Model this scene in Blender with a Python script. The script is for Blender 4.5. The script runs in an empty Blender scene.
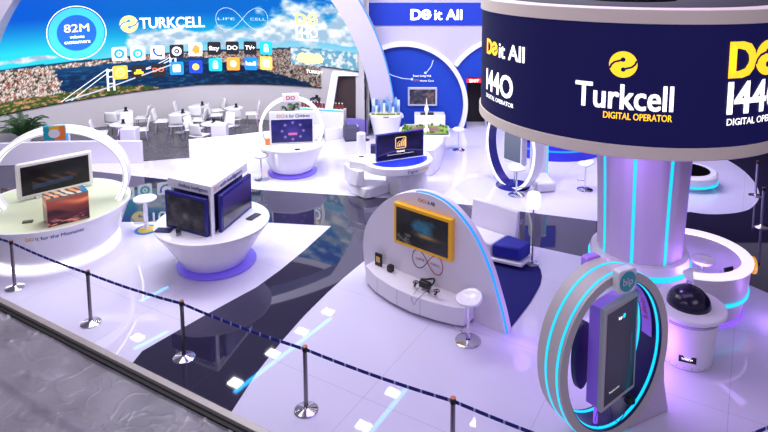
import bpy, bmesh, math, random
import numpy as np
from mathutils import Vector, Matrix
random.seed(7)
R = math.radians
sin, cos, pi = math.sin, math.cos, math.pi
COL = bpy.context.scene.collection

# ------------------------------------------------------------------ materials
def lin(c):
    return tuple(((v/255)/12.92 if v/255 <= .04045 else ((v/255+.055)/1.055)**2.4) for v in c)

MATS = {}
def mat(name, col=(255, 255, 255), rough=.4, metal=0, emit=None, es=0, coat=0, bump=0, bscale=40, alpha=1, spec=.5, var=0):
    if name in MATS: return MATS[name]
    m = bpy.data.materials.new(name); m.use_nodes = True
    nt = m.node_tree; b = nt.nodes['Principled BSDF']
    c = lin(col)
    b.inputs['Base Color'].default_value = (*c, 1)
    b.inputs['Roughness'].default_value = rough
    b.inputs['Metallic'].default_value = metal
    b.inputs['Specular IOR Level'].default_value = spec
    b.inputs['Coat Weight'].default_value = coat
    b.inputs['Coat Roughness'].default_value = .05
    if alpha < 1: b.inputs['Alpha'].default_value = alpha
    if emit:
        b.inputs['Emission Color'].default_value = (*lin(emit), 1)
        b.inputs['Emission Strength'].default_value = es
    if bump or var:
        tc = nt.nodes.new('ShaderNodeTexCoord')
        n = nt.nodes.new('ShaderNodeTexNoise'); n.inputs['Scale'].default_value = bscale
        nt.links.new(tc.outputs['Object'], n.inputs['Vector'])
        if bump:
            bp = nt.nodes.new('ShaderNodeBump'); bp.inputs['Strength'].default_value = bump
            nt.links.new(n.outputs['Fac'], bp.inputs['Height']); nt.links.new(bp.outputs[0], b.inputs['Normal'])
        if var:
            mr = nt.nodes.new('ShaderNodeMapRange'); mr.inputs[3].default_value = 1-var; mr.inputs[4].default_value = 1+var
            mx = nt.nodes.new('ShaderNodeMix'); mx.data_type = 'RGBA'; mx.blend_type = 'MULTIPLY'; mx.inputs[0].default_value = 1
            nt.links.new(n.outputs['Fac'], mr.inputs[0])
            mx.inputs[6].default_value = (*c, 1)
            nt.links.new(mr.outputs[0], mx.inputs[7]); nt.links.new(mx.outputs[2], b.inputs['Base Color'])
    MATS[name] = m
    return m

def emis(name, col, s): return mat(name, (0, 0, 0) if s > 1 else col, .5, emit=col, es=s)

def screen_mat(name, strength, rough=.25, spec=.3):
    m = bpy.data.materials.new(name); m.use_nodes = True
    nt = m.node_tree; b = nt.nodes['Principled BSDF']
    b.inputs['Base Color'].default_value = (.004, .004, .006, 1)
    b.inputs['Roughness'].default_value = rough; b.inputs['Specular IOR Level'].default_value = spec
    a = nt.nodes.new('ShaderNodeAttribute'); a.attribute_name = 'Col'
    nt.links.new(a.outputs['Color'], b.inputs['Emission Color'])
    b.inputs['Emission Strength'].default_value = strength
    MATS[name] = m
    return m

def print_mat(name):
    m = bpy.data.materials.new(name); m.use_nodes = True
    nt = m.node_tree; b = nt.nodes['Principled BSDF']
    b.inputs['Roughness'].default_value = .3
    a = nt.nodes.new('ShaderNodeAttribute'); a.attribute_name = 'Col'
    nt.links.new(a.outputs['Color'], b.inputs['Base Color'])
    MATS[name] = m
    return m

WHITE = mat('white_lacquer', (236, 234, 240), .22, coat=.3)
WHITEM = mat('white_matt', (232, 230, 236), .5)
WALLG = mat('wall_grey', (186, 180, 206), .6, bump=.03, bscale=60)
GREIGE = mat('greige_panel', (196, 188, 186), .45)
DARK = mat('dark_plastic', (18, 18, 22), .35)
CHROME = mat('chrome', (225, 225, 232), .12, metal=1)
STEEL = mat('brushed_steel', (150, 146, 155), .28, metal=1)
NAVY = mat('navy_gloss', (28, 26, 120), .25)
NAVYD = mat('navy_deep', (22, 20, 84), .4)
BLUEW = mat('blue_wall', (2, 58, 172), .5)
BLUEH = mat('blue_header', (8, 50, 176), .5)
PURPLE = mat('purple_panel', (120, 90, 215), .4)
YEL = mat('yellow_frame', (250, 185, 20), .35)
CYAN = emis('cyan_led', (8, 205, 255), 1.35)
BLUEL = emis('blue_led', (20, 140, 255), 1.5)
VIOL = emis('violet_led', (130, 80, 255), 1.4)
WLED = emis('white_led', (255, 250, 255), 3.0)
WLED1 = emis('soft_white_led', (255, 252, 255), 1.4)
TXTW = emis('text_white', (255, 255, 255), 1.0)
TXTY = emis('text_yellow', (255, 208, 40), 1.0)
TXTG = emis('text_cream', (255, 232, 140), 1.0)
NAVTXT = mat('text_navy', (25, 60, 150), .5)
ORTXT = mat('text_orange', (235, 160, 20), .5)
REDTXT = mat('text_red', (190, 60, 50), .5)
SCR = screen_mat('screen_image', 1.0)
SCRW = screen_mat('video_wall_image', 1.15, .6, .1)
PRINT = print_mat('printed_image')
GREY = mat('grey_metal', (110, 108, 115), .4, metal=.6)
BLACKG = mat('black_glass', (6, 6, 10), .06)

# ------------------------------------------------------------------ geometry helpers
class G:
    def __init__(s): s.v = []; s.f = []; s.c = None
    def add(s, vs, fs):
        o = len(s.v); s.v += [tuple(p) for p in vs]; s.f += [tuple(i+o for i in f) for f in fs]; return s
    def box(s, cx, cy, cz, sx, sy, sz, rz=0, top=1.0):
        vs = []
        for z, k in ((-1, 1), (1, top)):
            for x, y in ((-1, -1), (1, -1), (1, 1), (-1, 1)):
                X, Y = x*sx/2*k, y*sy/2*k
                vs.append((cx+X*cos(rz)-Y*sin(rz), cy+X*sin(rz)+Y*cos(rz), cz+z*sz/2))
        return s.add(vs, [(3, 2, 1, 0), (4, 5, 6, 7), (0, 1, 5, 4), (1, 2, 6, 5), (2, 3, 7, 6), (3, 0, 4, 7)])
    def lathe(s, prof, n=48, cx=0, cy=0, a0=0, a1=2*pi, sx=1, sy=1, cap=False):
        full = abs(a1-a0-2*pi) < 1e-6
        m = n if full else n+1
        vs = []
        for i in range(m):
            a = a0+(a1-a0)*i/n
            for r, z in prof: vs.append((cx+r*cos(a)*sx, cy+r*sin(a)*sy, z))
        k = len(prof); fs = []
        for i in range(n):
            j = (i+1) % m
            for q in range(k-1): fs.append((i*k+q, j*k+q, j*k+q+1, i*k+q+1))
        if cap and not full:
            fs.append(tuple(range(k-1, -1, -1))); fs.append(tuple((m-1)*k+q for q in range(k)))
        return s.add(vs, fs)
    def cyl(s, cx, cy, z0, z1, r, n=24, r1=None):
        r1 = r if r1 is None else r1
        return s.lathe([(0.0001, z0), (r, z0), (r1, z1), (0.0001, z1)], n, cx, cy)
    def prism(s, poly, z0, z1):
        n = len(poly)
        a = sum(poly[i][0]*poly[(i+1) % n][1]-poly[(i+1) % n][0]*poly[i][1] for i in range(n))
        if a < 0: poly = poly[::-1]
        vs = [(x, y, z0) for x, y in poly]+[(x, y, z1) for x, y in poly]
        return s.add(vs, [tuple(range(n-1, -1, -1)), tuple(range(n, 2*n))]+[(i, (i+1) % n, n+(i+1) % n, n+i) for i in range(n)])
    def slabxz(s, poly, y0, y1):   # polygon in x,z extruded along y
        n = len(poly)
        a = sum(poly[i][0]*poly[(i+1) % n][1]-poly[(i+1) % n][0]*poly[i][1] for i in range(n))
        if a < 0: poly = poly[::-1]
        vs = [(x, y0, z) for x, z in poly]+[(x, y1, z) for x, z in poly]
        return s.add(vs, [tuple(range(n)), tuple(range(2*n-1, n-1, -1))]+[((i+1) % n, i, n+i, n+(i+1) % n) for i in range(n)])
    def tube(s, path, r, n=8, closed=False):
        P = [Vector(p) for p in path]; m = len(P); vs = []; up = Vector((0, 0, 1))
        for i, p in enumerate(P):
            a = P[(i-1) % m] if closed or i > 0 else p; b = P[(i+1) % m] if closed or i < m-1 else p
            t = (b-a).normalized(); x = t.cross(up)
            if x.length < .05: x = t.cross(Vector((1, 0, 0)))
            x.normalize(); y = t.cross(x)
            rr = r[i] if isinstance(r, (list, tuple)) else r
            for k in range(n):
                q = 2*pi*k/n; vs.append(p+x*cos(q)*rr+y*sin(q)*rr)
        fs = []
        for i in range(m if closed else m-1):
            j = (i+1) % m
            for k in range(n): fs.append((i*n+k, i*n+(k+1) % n, j*n+(k+1) % n, j*n+k))
        if not closed: fs += [tuple(range(n-1, -1, -1)), tuple((m-1)*n+k for k in range(n))]
        return s.add(vs, fs)
    def ring(s, rx, rz, zc, y0, y1, d0, d1, t0=0, t1=360, n=96, xc=0):   # hoop in the x-z plane: radial offsets d0..d1, depth y0..y1
        full = abs(t1-t0-360) < 1e-6; m = n if full else n+1; vs = []
        for i in range(m):
            t = R(t0+(t1-t0)*i/n)
            for d, y in ((d0, y0), (d1, y0), (d1, y1), (d0, y1)): vs.append((xc+(rx+d)*cos(t), y, zc+(rz+d)*sin(t)))
        fs = []
        for i in range(n):
            j = (i+1) % m
            for k in range(4): fs.append((i*4+k, i*4+(k+1) % 4, j*4+(k+1) % 4, j*4+k))
        if not full: fs += [(0, 1, 2, 3), ((m-1)*4+3, (m-1)*4+2, (m-1)*4+1, (m-1)*4)]
        return s.add(vs, fs)
    def sphere(s, cx, cy, cz, r, n=24, m=12, z0=-90, sz=1):
        prof = [(max(.0001, r*cos(R(z0+(90-z0)*i/m))), cz+r*sz*sin(R(z0+(90-z0)*i/m))) for i in range(m+1)]
        return s.lathe(prof, n, cx, cy)
    def build(s, name, material, parent=None, bev=0, smooth=True, kind=None, recalc=True, subsurf=0):
        me = bpy.data.meshes.new(name); me.from_pydata(s.v, [], s.f); me.update()
        if recalc:
            bm = bmesh.new(); bm.from_mesh(me); bmesh.ops.recalc_face_normals(bm, faces=bm.faces); bm.to_mesh(me); bm.free()
        if smooth:
            me.polygons.foreach_set('use_smooth', [True]*len(me.polygons)); me.set_sharp_from_angle(angle=R(38))
        me.materials.append(material)
        o = bpy.data.objects.new(name, me); COL.objects.link(o)
        if parent: o.parent = parent
        if bev:
            b = o.modifiers.new('bevel', 'BEVEL'); b.width = bev; b.segments = 2; b.limit_method = 'ANGLE'; b.angle_limit = R(40)
        if subsurf:
            b = o.modifiers.new('sub', 'SUBSURF'); b.levels = subsurf; b.render_levels = subsurf
        if kind: o['kind'] = kind
        return o

def tag(o, label, cat, group=None, kind=None):
    o['label'] = label; o['category'] = cat
    if group: o['group'] = group
    if kind: o['kind'] = kind
    return o
def thing(name, label, cat, loc=(0, 0, 0), rz=0, group=None):
    o = bpy.data.objects.new(name, None); o.empty_display_size = .1; COL.objects.link(o)
    o.location = loc; o.rotation_euler = (0, 0, rz)
    return tag(o, label, cat, group)
def dup(root, loc, rz, label):
    def cp(o, par):
        c = o.copy(); COL.objects.link(c)
        if par: c.parent = par
        for ch in list(o.children): cp(ch, c)
        return c
    r = cp(root, None); r.location = loc; r.rotation_euler = (0, 0, rz); r['label'] = label
    return r
def struct(o): o['kind'] = 'structure'; return o

# flat lettering -> mesh laid on any surface.  mapf(u, v, w) -> point ; w lifts off the surface
def textgeo(txt, u0, u1, v0, h, bold=.03, shear=0):
    bold = min(bold, .09)*.5
    cu = bpy.data.curves.new('t', 'FONT'); cu.body = txt; cu.size = 1; cu.shear = shear; cu.resolution_u = 3
    ob = bpy.data.objects.new('t', cu); COL.objects.link(ob)
    dg = bpy.context.evaluated_depsgraph_get(); dg.update()
    me = bpy.data.meshes.new_from_object(ob.evaluated_get(dg))
    vs = [(v.co.x, v.co.y) for v in me.vertices]; fs = [tuple(p.vertices) for p in me.polygons]
    bpy.data.objects.remove(ob); bpy.data.curves.remove(cu); bpy.data.meshes.remove(me)
    x0 = min(v[0] for v in vs); x1 = max(v[0] for v in vs)
    k = (u1-u0)/(x1-x0); kh = h/.70
    base = ([(u0+(x-x0)*k, v0+y*kh) for x, y in vs], fs)
    if bold < .004: return base
    out = ([], [])
    for dx, dy in ((-bold, -bold*.6), (bold, -bold*.6), (-bold, bold*.6), (bold, bold*.6)):
        o = len(out[0]); out[0].extend((u+dx*k, v+dy*kh) for u, v in base[0]); out[1].extend(tuple(i+o for i in f) for f in fs)
    return out
def discgeo(cu, cv, r, n=40, ry=None):
    ry = ry or r
    return blob([(cu+r*cos(2*pi*i/n), cv+ry*sin(2*pi*i/n)) for i in range(n)], cu, cv, 4 if n >= 24 else 1)
def blob(P, cu, cv, k):      # star-shaped outline filled with rings of small faces
    n = len(P); vs = [(cu, cv)]; fs = []
    for j in range(1, k+1): vs += [(cu+(x-cu)*j/k, cv+(y-cv)*j/k) for x, y in P]
    for i in range(n): fs.append((0, 1+i, 1+(i+1) % n))
    for j in range(k-1):
        for i in range(n): fs.append((1+j*n+i, 1+(j+1)*n+i, 1+(j+1)*n+(i+1) % n, 1+j*n+(i+1) % n))
    return vs, fs
def ringgeo(cu, cv, r0, r1, n=48, k=1):
    vs = []
    for i in range(n):
        a = 2*pi*i/n; vs += [(cu+r0*cos(a), cv+k*r0*sin(a)), (cu+r1*cos(a), cv+k*r1*sin(a))]
    return vs, [(2*i, 2*i+1, (2*i+3) % (2*n), (2*i+2) % (2*n)) for i in range(n)]
def rectgeo(u0, u1, v0, v1, rad=0, n=5):
    if not rad: return [(u0, v0), (u1, v0), (u1, v1), (u0, v1)], [(0, 1, 2, 3)]
    vs = []
    for cx, cy, a in ((u1-rad, v0+rad, -90), (u1-rad, v1-rad, 0), (u0+rad, v1-rad, 90), (u0+rad, v0+rad, 180)):
        for i in range(n+1): q = R(a+90*i/n); vs.append((cx+rad*cos(q), cy+rad*sin(q)))
    return vs, [tuple(range(len(vs)))]
def linegeo(pts, w, ws=None):
    vs = []; n = len(pts)
    for i, (x, y) in enumerate(pts):
        a = pts[max(0, i-1)]; b = pts[min(n-1, i+1)]; dx, dy = b[0]-a[0], b[1]-a[1]; L = math.hypot(dx, dy) or 1
        k = (ws[i] if ws else w)/2; vs += [(x-dy/L*k, y+dx/L*k), (x+dy/L*k, y-dx/L*k)]
    return vs, [(2*i, 2*i+1, 2*i+3, 2*i+2) for i in range(n-1)]
def join(*gs):
    v = []; f = []
    for a, b in gs:
        o = len(v); v += a; f += [tuple(i+o for i in q) for q in b]
    return v, f
def decal(name, geo, mapf, m, parent, w=.006, label=None):
    g = G(); g.add([mapf(u, v, w) for u, v in geo[0]], geo[1])
    o = g.build(name, m, parent, smooth=False, recalc=False)
    if label: o['label'] = label
    return o
def front(y=0, x=0, z=0):      # local vertical plane facing -y
    return lambda u, v, w: (x+u, y-w, z+v)
def infgeo(cu, cv, a, w, t0=0, t1=2*pi, n=64, ky=1.0):
    pts = []
    for i in range(n+1):
        t = t0+(t1-t0)*i/n; d = 1+sin(t)**2
        pts.append((cu+a*cos(t)/d, cv+ky*a*1.15*sin(t)*cos(t)/d))
    return linegeo(pts, w)
def logo(parent, mapf, cu, cv, r, fg, bg, w=.006):      # round emblem with two antenna strokes
    decal('emblem_disc', discgeo(cu, cv, r), mapf, fg, parent, w)
    A = []
    for s in (1, -1):
        ro = R(28); tr = lambda x, y: (cu+s*r*(x*cos(ro)-y*sin(ro)), cv+s*r*(x*sin(ro)+y*cos(ro)))
        pts = [tr(x, y) for x, y in ((-.98, .16), (-.75, .36), (-.45, .44), (-.15, .38), (.12, .34))]
        A.append(linegeo(pts, r*.15)); q = tr(.16, .34); A.append(discgeo(q[0], q[1], r*.17, 16))
    decal('emblem_stroke', join(*A), mapf, bg, parent, w+.004)

# noise for screen pictures
def vnoise(x, y, seed=0):
    xi = np.floor(x).astype(np.int64); yi = np.floor(y).astype(np.int64); xf = x-xi; yf = y-yi
    def h(a, b):
        n = (a*374761393+b*668265263+seed*982451653) & 0x7fffffff
        n = ((n ^ (n >> 13))*1274126177) & 0x7fffffff
        return ((n ^ (n >> 16)) & 0xffff)/65535.
    u = xf*xf*(3-2*xf); v = yf*yf*(3-2*yf)
    return (h(xi, yi)*(1-u)+h(xi+1, yi)*u)*(1-v)+(h(xi, yi+1)*(1-u)+h(xi+1, yi+1)*u)*v
def fbm(x, y, seed=0, o=4):
    s = 0; a = .5; t = 0
    for i in range(o): s = s+a*vnoise(x*2**i, y*2**i, seed+i); t += a; a *= .55
    return s/t
def picture(name, nu, nv, mapf, func, m, parent, w=.004, label=None):
    U, V = np.meshgrid(np.linspace(0, 1, nu), np.linspace(0, 1, nv))
    rgb = np.clip(func(U, V), 0, 1)
    l = np.where(rgb <= .04045, rgb/12.92, ((rgb+.055)/1.055)**2.4)
    vs = [mapf(float(u), float(v), w) for u, v in zip(U.ravel(), V.ravel())]
    fs = [(j*nu+i, j*nu+i+1, (j+1)*nu+i+1, (j+1)*nu+i) for j in range(nv-1) for i in range(nu-1)]
    me = bpy.data.meshes.new(name); me.from_pydata(vs, [], fs); me.update()
    at = me.color_attributes.new('Col', 'FLOAT_COLOR', 'POINT')
    c = np.ones((nu*nv, 4), np.float32); c[:, :3] = l.reshape(-1, 3); at.data.foreach_set('color', c.ravel())
    me.polygons.foreach_set('use_smooth', [True]*len(me.polygons))
    me.materials.append(m)
    o = bpy.data.objects.new(name, me); COL.objects.link(o); o.parent = parent
    if label: o['label'] = label
    return o
def mixc(a, b, t):
    t = np.clip(t, 0, 1)[..., None]; return a*(1-t)+b*t
def C(r, g, b): return np.array([r, g, b])/255.

def smooth_curve(P, k=6):
    Q = []
    for i in range(len(P)-1):
        p0 = P[max(i-1, 0)]; p1, p2 = P[i], P[i+1]; p3 = P[min(i+2, len(P)-1)]
        for j in range(k):
            t = j/k; Q.append(tuple(.5*((2*b)+(c-a)*t+(2*a-5*b+4*c-d)*t*t+(3*b-a-3*c+d)*t**3) for a, b, c, d in zip(p0, p1, p2, p3)))
    return Q+[P[-1]]

# ------------------------------------------------------------------ floor
def floor_mat(name, col, rough, tile=0, tcol=None, spec=.5, bump=.0):
    m = bpy.data.materials.new(name); m.use_nodes = True; nt = m.node_tree; b = nt.nodes['Principled BSDF']
    b.inputs['Roughness'].default_value = rough; b.inputs['Specular IOR Level'].default_value = spec
    c = (*lin(col), 1); b.inputs['Base Color'].default_value = c
    tc = nt.nodes.new('ShaderNodeTexCoord')
    if tile:
        mp = nt.nodes.new('ShaderNodeMapping'); mp.inputs['Rotation'].default_value = (0, 0, R(30))
        br = nt.nodes.new('ShaderNodeTexBrick'); br.offset = 0
        br.inputs['Scale'].default_value = 1; br.inputs['Brick Width'].default_value = tile; br.inputs['Row Height'].default_value = tile
        br.inputs['Mortar Size'].default_value = .005; br.inputs['Mortar Smooth'].default_value = .3
        br.inputs['Color1'].default_value = c; br.inputs['Color2'].default_value = c; br.inputs['Mortar'].default_value = (*lin(tcol), 1)
        nt.links.new(tc.outputs['Object'], mp.inputs[0]); nt.links.new(mp.outputs[0], br.inputs['Vector']); nt.links.new(br.outputs['Color'], b.inputs['Base Color'])
    n = nt.nodes.new('ShaderNodeTexNoise'); n.inputs['Scale'].default_value = 3
    mr = nt.nodes.new('ShaderNodeMapRange'); mr.inputs[3].default_value = max(0, rough*.6); mr.inputs[4].default_value = rough*1.5
    nt.links.new(tc.outputs['Object'], n.inputs['Vector']); nt.links.new(n.outputs['Fac'], mr.inputs[0]); nt.links.new(mr.outputs[0], b.inputs['Roughness'])
    MATS[name] = m; return m
FWHITE = floor_mat('floor_white', (210, 205, 228), .022, 2.4, (178, 172, 196), .5)
FDARK = floor_mat('floor_dark', (40, 36, 60), .025, 1.2, (52, 48, 74), 1.0)
FHALL = floor_mat('floor_hall', (40, 34, 34), .5)
FWOOD = floor_mat('floor_wood', (80, 76, 84), .25, .5, (80, 74, 82), .5)
NAVC = mat('navy_carpet', (16, 16, 100), .95, bump=.6, bscale=120, var=.25)

def poly(name, pts, z, m, th=.0, kind='structure'):
    g = G()
    if th: g.prism(pts, z-th, z)
    else: g.add([(x, y, z) for x, y in pts], [tuple(range(len(pts)))])
    o = g.build(name, m, None, smooth=False)
    if not th and o.data.polygons[0].normal.z < 0: o.data.flip_normals()
    o['kind'] = kind; return o
poly('floor', [(-34, -6), (34, -6), (34, 44), (-34, 44)], -.3, FHALL)
ED = Vector((6.03, -3.49)).normalized(); EN = Vector((-ED.y, ED.x))    # stage edge direction, normal pointing to the stage
def edge(s, off): p = Vector((-1.82, 7.95))+ED*s+EN*off; return (p.x, p.y)
poly('floor_stage', [edge(-20, 0), edge(12, 0), (12, 9.6), (8.2, 11.0), (8.2, 14.0), (12, 15), (12, 25.2), (-17, 25.2)], 0, FWHITE, .29)
circ = [(7.59, 15.54), (7.95, 15.4), (8.44, 15.41), (8.95, 15.55), (9.4, 15.85), (10.02, 16.6), (10.49, 17.65), (10.77, 18.97), (10.7, 20.3), (10.2, 21.3), (9.3, 22.2)]
poly('floor_hall_edge', smooth_curve(circ, 4)+[(9.3, 25.3), (16, 25.3), (16, 9.0), (12, 10.2), (8.9, 10.7), (7.9, 11.1), (7.35, 11.5), (6.9, 12.2), (7.0, 14.2)], .004, FDARK)
band_up = [(-17, 20.4), (-14, 19.6), (-9.32, 18.6), (-6.56, 17.81), (-3.96, 17.09), (0, 16.42), (1.88, 16.0), (5.04, 14.95), (7.59, 15.54), (7.2, 13.6), (6.9, 12.2)]
band_lo = [(5.6, 12.6), (4.48, 12.88), (3.05, 13.61), (1.9, 14.1), (.8, 13.75), (-.2, 13.2)]+[(-.79, 12.89), (-1.15, 12.21), (-1.44, 11.6), (-1.77, 10.82), (-2.04, 10.06), (-2.3, 9.19)]
path_l = [(-4.36, 9.75), (-3.97, 10.32), (-3.6, 10.85), (-3.25, 11.33), (-2.9, 11.8), (-2.55, 12.5), (-2.17, 13.41), (-1.71, 14.68), (-3.6, 14.92), (-6.93, 14.92), (-11, 15.0), (-17, 15.3)]
poly('floor_dark_path', band_up+band_lo+[edge(-.75, .0), edge(-2.97, .0)]+path_l, .002, FDARK)
poly('floor_cafe', [(-17, 19.9), (-13, 19.6), (-8.3, 19.62), (-7.0, 20.0), (-4.6, 20.95), (-2.9, 21.8), (-2.6, 23.6), (-5, 25.4), (-10, 25.4), (-17, 22)], .003, FWOOD)
poly('floor_carpet', [(-.6, 12.45), (.6, 13.2), (1.5, 13.85), (2.36, 13.85), (2.75, 13.3), (2.95, 12.85), (3.0, 12.5), (2.96, 12.2), (2.86, 11.9), (2.74, 11.65), (2.5, 11.2), (2.2, 10.72), (1.87, 10.22)], .012, NAVC)

# stage edge trim : aluminium profile, dark gap
g = G(); g.prism([edge(-20, -.11), edge(12, -.11), edge(12, 0), edge(-20, 0)], -.28, .012); struct(g.build('trim_1', mat('alu_trim', (176, 168, 164), .35, metal=.4), None, bev=.004))
g = G(); g.prism([edge(-20, -.19), edge(12, -.19), edge(12, -.11), edge(-20, -.11)], -.28, -.05); struct(g.build('trim_2', mat('black_gap', (14, 12, 14), .6)))

# crumpled grey sheet in front of the stage
def sheet():
    nu, nv = 420, 150; vs = []
    S = np.linspace(-14, 6, nu); Tt = np.linspace(0, 6.5, nv)
    SS, TT = np.meshgrid(S, Tt)
    w = fbm(SS*.8, TT*.8, 3)*.10
    # crease network
    a = fbm(SS*1.3+TT*.4, TT*1.5-SS*.2, 11, 3); cre = np.exp(-((a-.5)/.016)**2)*.04
    b = fbm(SS*2.1-TT*.9+9, TT*2.0+SS*.5, 23, 3); cre += np.exp(-((b-.52)/.016)**2)*.028
    amp = np.clip((fbm(SS*.5, TT*.6, 31)-.38)*4, 0, 1)
    band = .02*np.clip(1-np.abs(TT-1.05)/.12, 0, 1)+.02*np.clip(1-np.abs(TT-2.3)/.16, 0, 1)
    zz = -.10-.012*TT+w*.7-.035+(cre*amp+band)*1.5
    zz[0, :] = -.07
    for j in range(nv):
        for i in range(nu):
            p = edge(S[i], -.17-Tt[j]); vs.append((p[0], p[1], float(max(-.28, zz[j, i]))))
    fs = [(j*nu+i, (j+1)*nu+i, (j+1)*nu+i+1, j*nu+i+1) for j in range(nv-1) for i in range(nu-1)]
    m = bpy.data.materials.new('grey_sheet'); m.use_nodes = True; nt = m.node_tree; bs = nt.nodes['Principled BSDF']
    bs.inputs['Roughness'].default_value = .33
    tc = nt.nodes.new('ShaderNodeTexCoord'); n = nt.nodes.new('ShaderNodeTexNoise'); n.inputs['Scale'].default_value = 1.2; n.inputs['Detail'].default_value = 6
    cr = nt.nodes.new('ShaderNodeValToRGB'); cr.color_ramp.elements[0].color = (*lin((114, 110, 120)), 1); cr.color_ramp.elements[1].color = (*lin((142, 137, 147)), 1)
    cr.color_ramp.elements[0].position = .3; cr.color_ramp.elements[1].position = .7
    n2 = nt.nodes.new('ShaderNodeTexNoise'); n2.inputs['Scale'].default_value = 1.7; n2.inputs['Detail'].default_value = 2; n2.inputs['Distortion'].default_value = .6
    bp = nt.nodes.new('ShaderNodeBump'); bp.inputs['Strength'].default_value = .2; bp.inputs['Distance'].default_value = .03
    L = nt.links.new
    L(tc.outputs['Object'], n.inputs['Vector']); L(tc.outputs['Object'], n2.inputs['Vector']); L(n.outputs['Fac'], cr.inputs['Fac']); L(cr.outputs[0], bs.inputs['Base Color'])
    ab = nt.nodes.new('ShaderNodeMath'); ab.operation = 'SUBTRACT'; ab.inputs[1].default_value = .5
    a2 = nt.nodes.new('ShaderNodeMath'); a2.operation = 'ABSOLUTE'; a3 = nt.nodes.new('ShaderNodeMapRange'); a3.inputs[1].default_value = 0; a3.inputs[2].default_value = .05; a3.inputs[3].default_value = 1; a3.inputs[4].default_value = 0
    L(n2.outputs['Fac'], ab.inputs[0]); L(ab.outputs[0], a2.inputs[0]); L(a2.outputs[0], a3.inputs[0]); L(a3.outputs[0], bp.inputs['Height']); L(bp.outputs[0], bs.inputs['Normal'])
    g = G(); g.v = vs; g.f = fs
    o = g.build('ground_sheet', m, None, recalc=False)
    if o.data.polygons[0].normal.z < 0: o.data.flip_normals()
    tag(o, 'crumpled grey plastic sheet covering the ground in front of the stage edge', 'sheet')
sheet()

# ------------------------------------------------------------------ back wall with the curved video wall
WX, WY, WR = -7.3, 16.6, 8.45
def wallp(deg, z, w=0): a = R(deg); r = WR-w; return (WX+r*sin(a), WY+r*cos(a), z)
g = G(); n = 90
vs = []; fs = []
for i in range(n+1):
    a = -84+i*(45+84)/n
    for r, z in ((0, 0), (0, 6.0), (-.25, 6.0), (-.25, 0)): vs.append(wallp(a, z, r))
for i in range(n):
    for k in range(4): fs.append((i*4+k, i*4+(k+1) % 4, i*4+4+(k+1) % 4, i*4+4+k))
g.add(vs, fs); struct(g.build('wall_back', mat('cafe_wall', (200, 195, 200), .6, bump=.02, bscale=50)))
g = G(); g.box(4, 31, 4, 76, .3, 8.4); struct(g.build('wall_hall', mat('dark_hall', (30, 26, 30), .8)))
g = G(); g.box(24, 18, 4, .3, 34, 8.4); struct(g.build('wall_right', MATS['dark_hall']))

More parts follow.
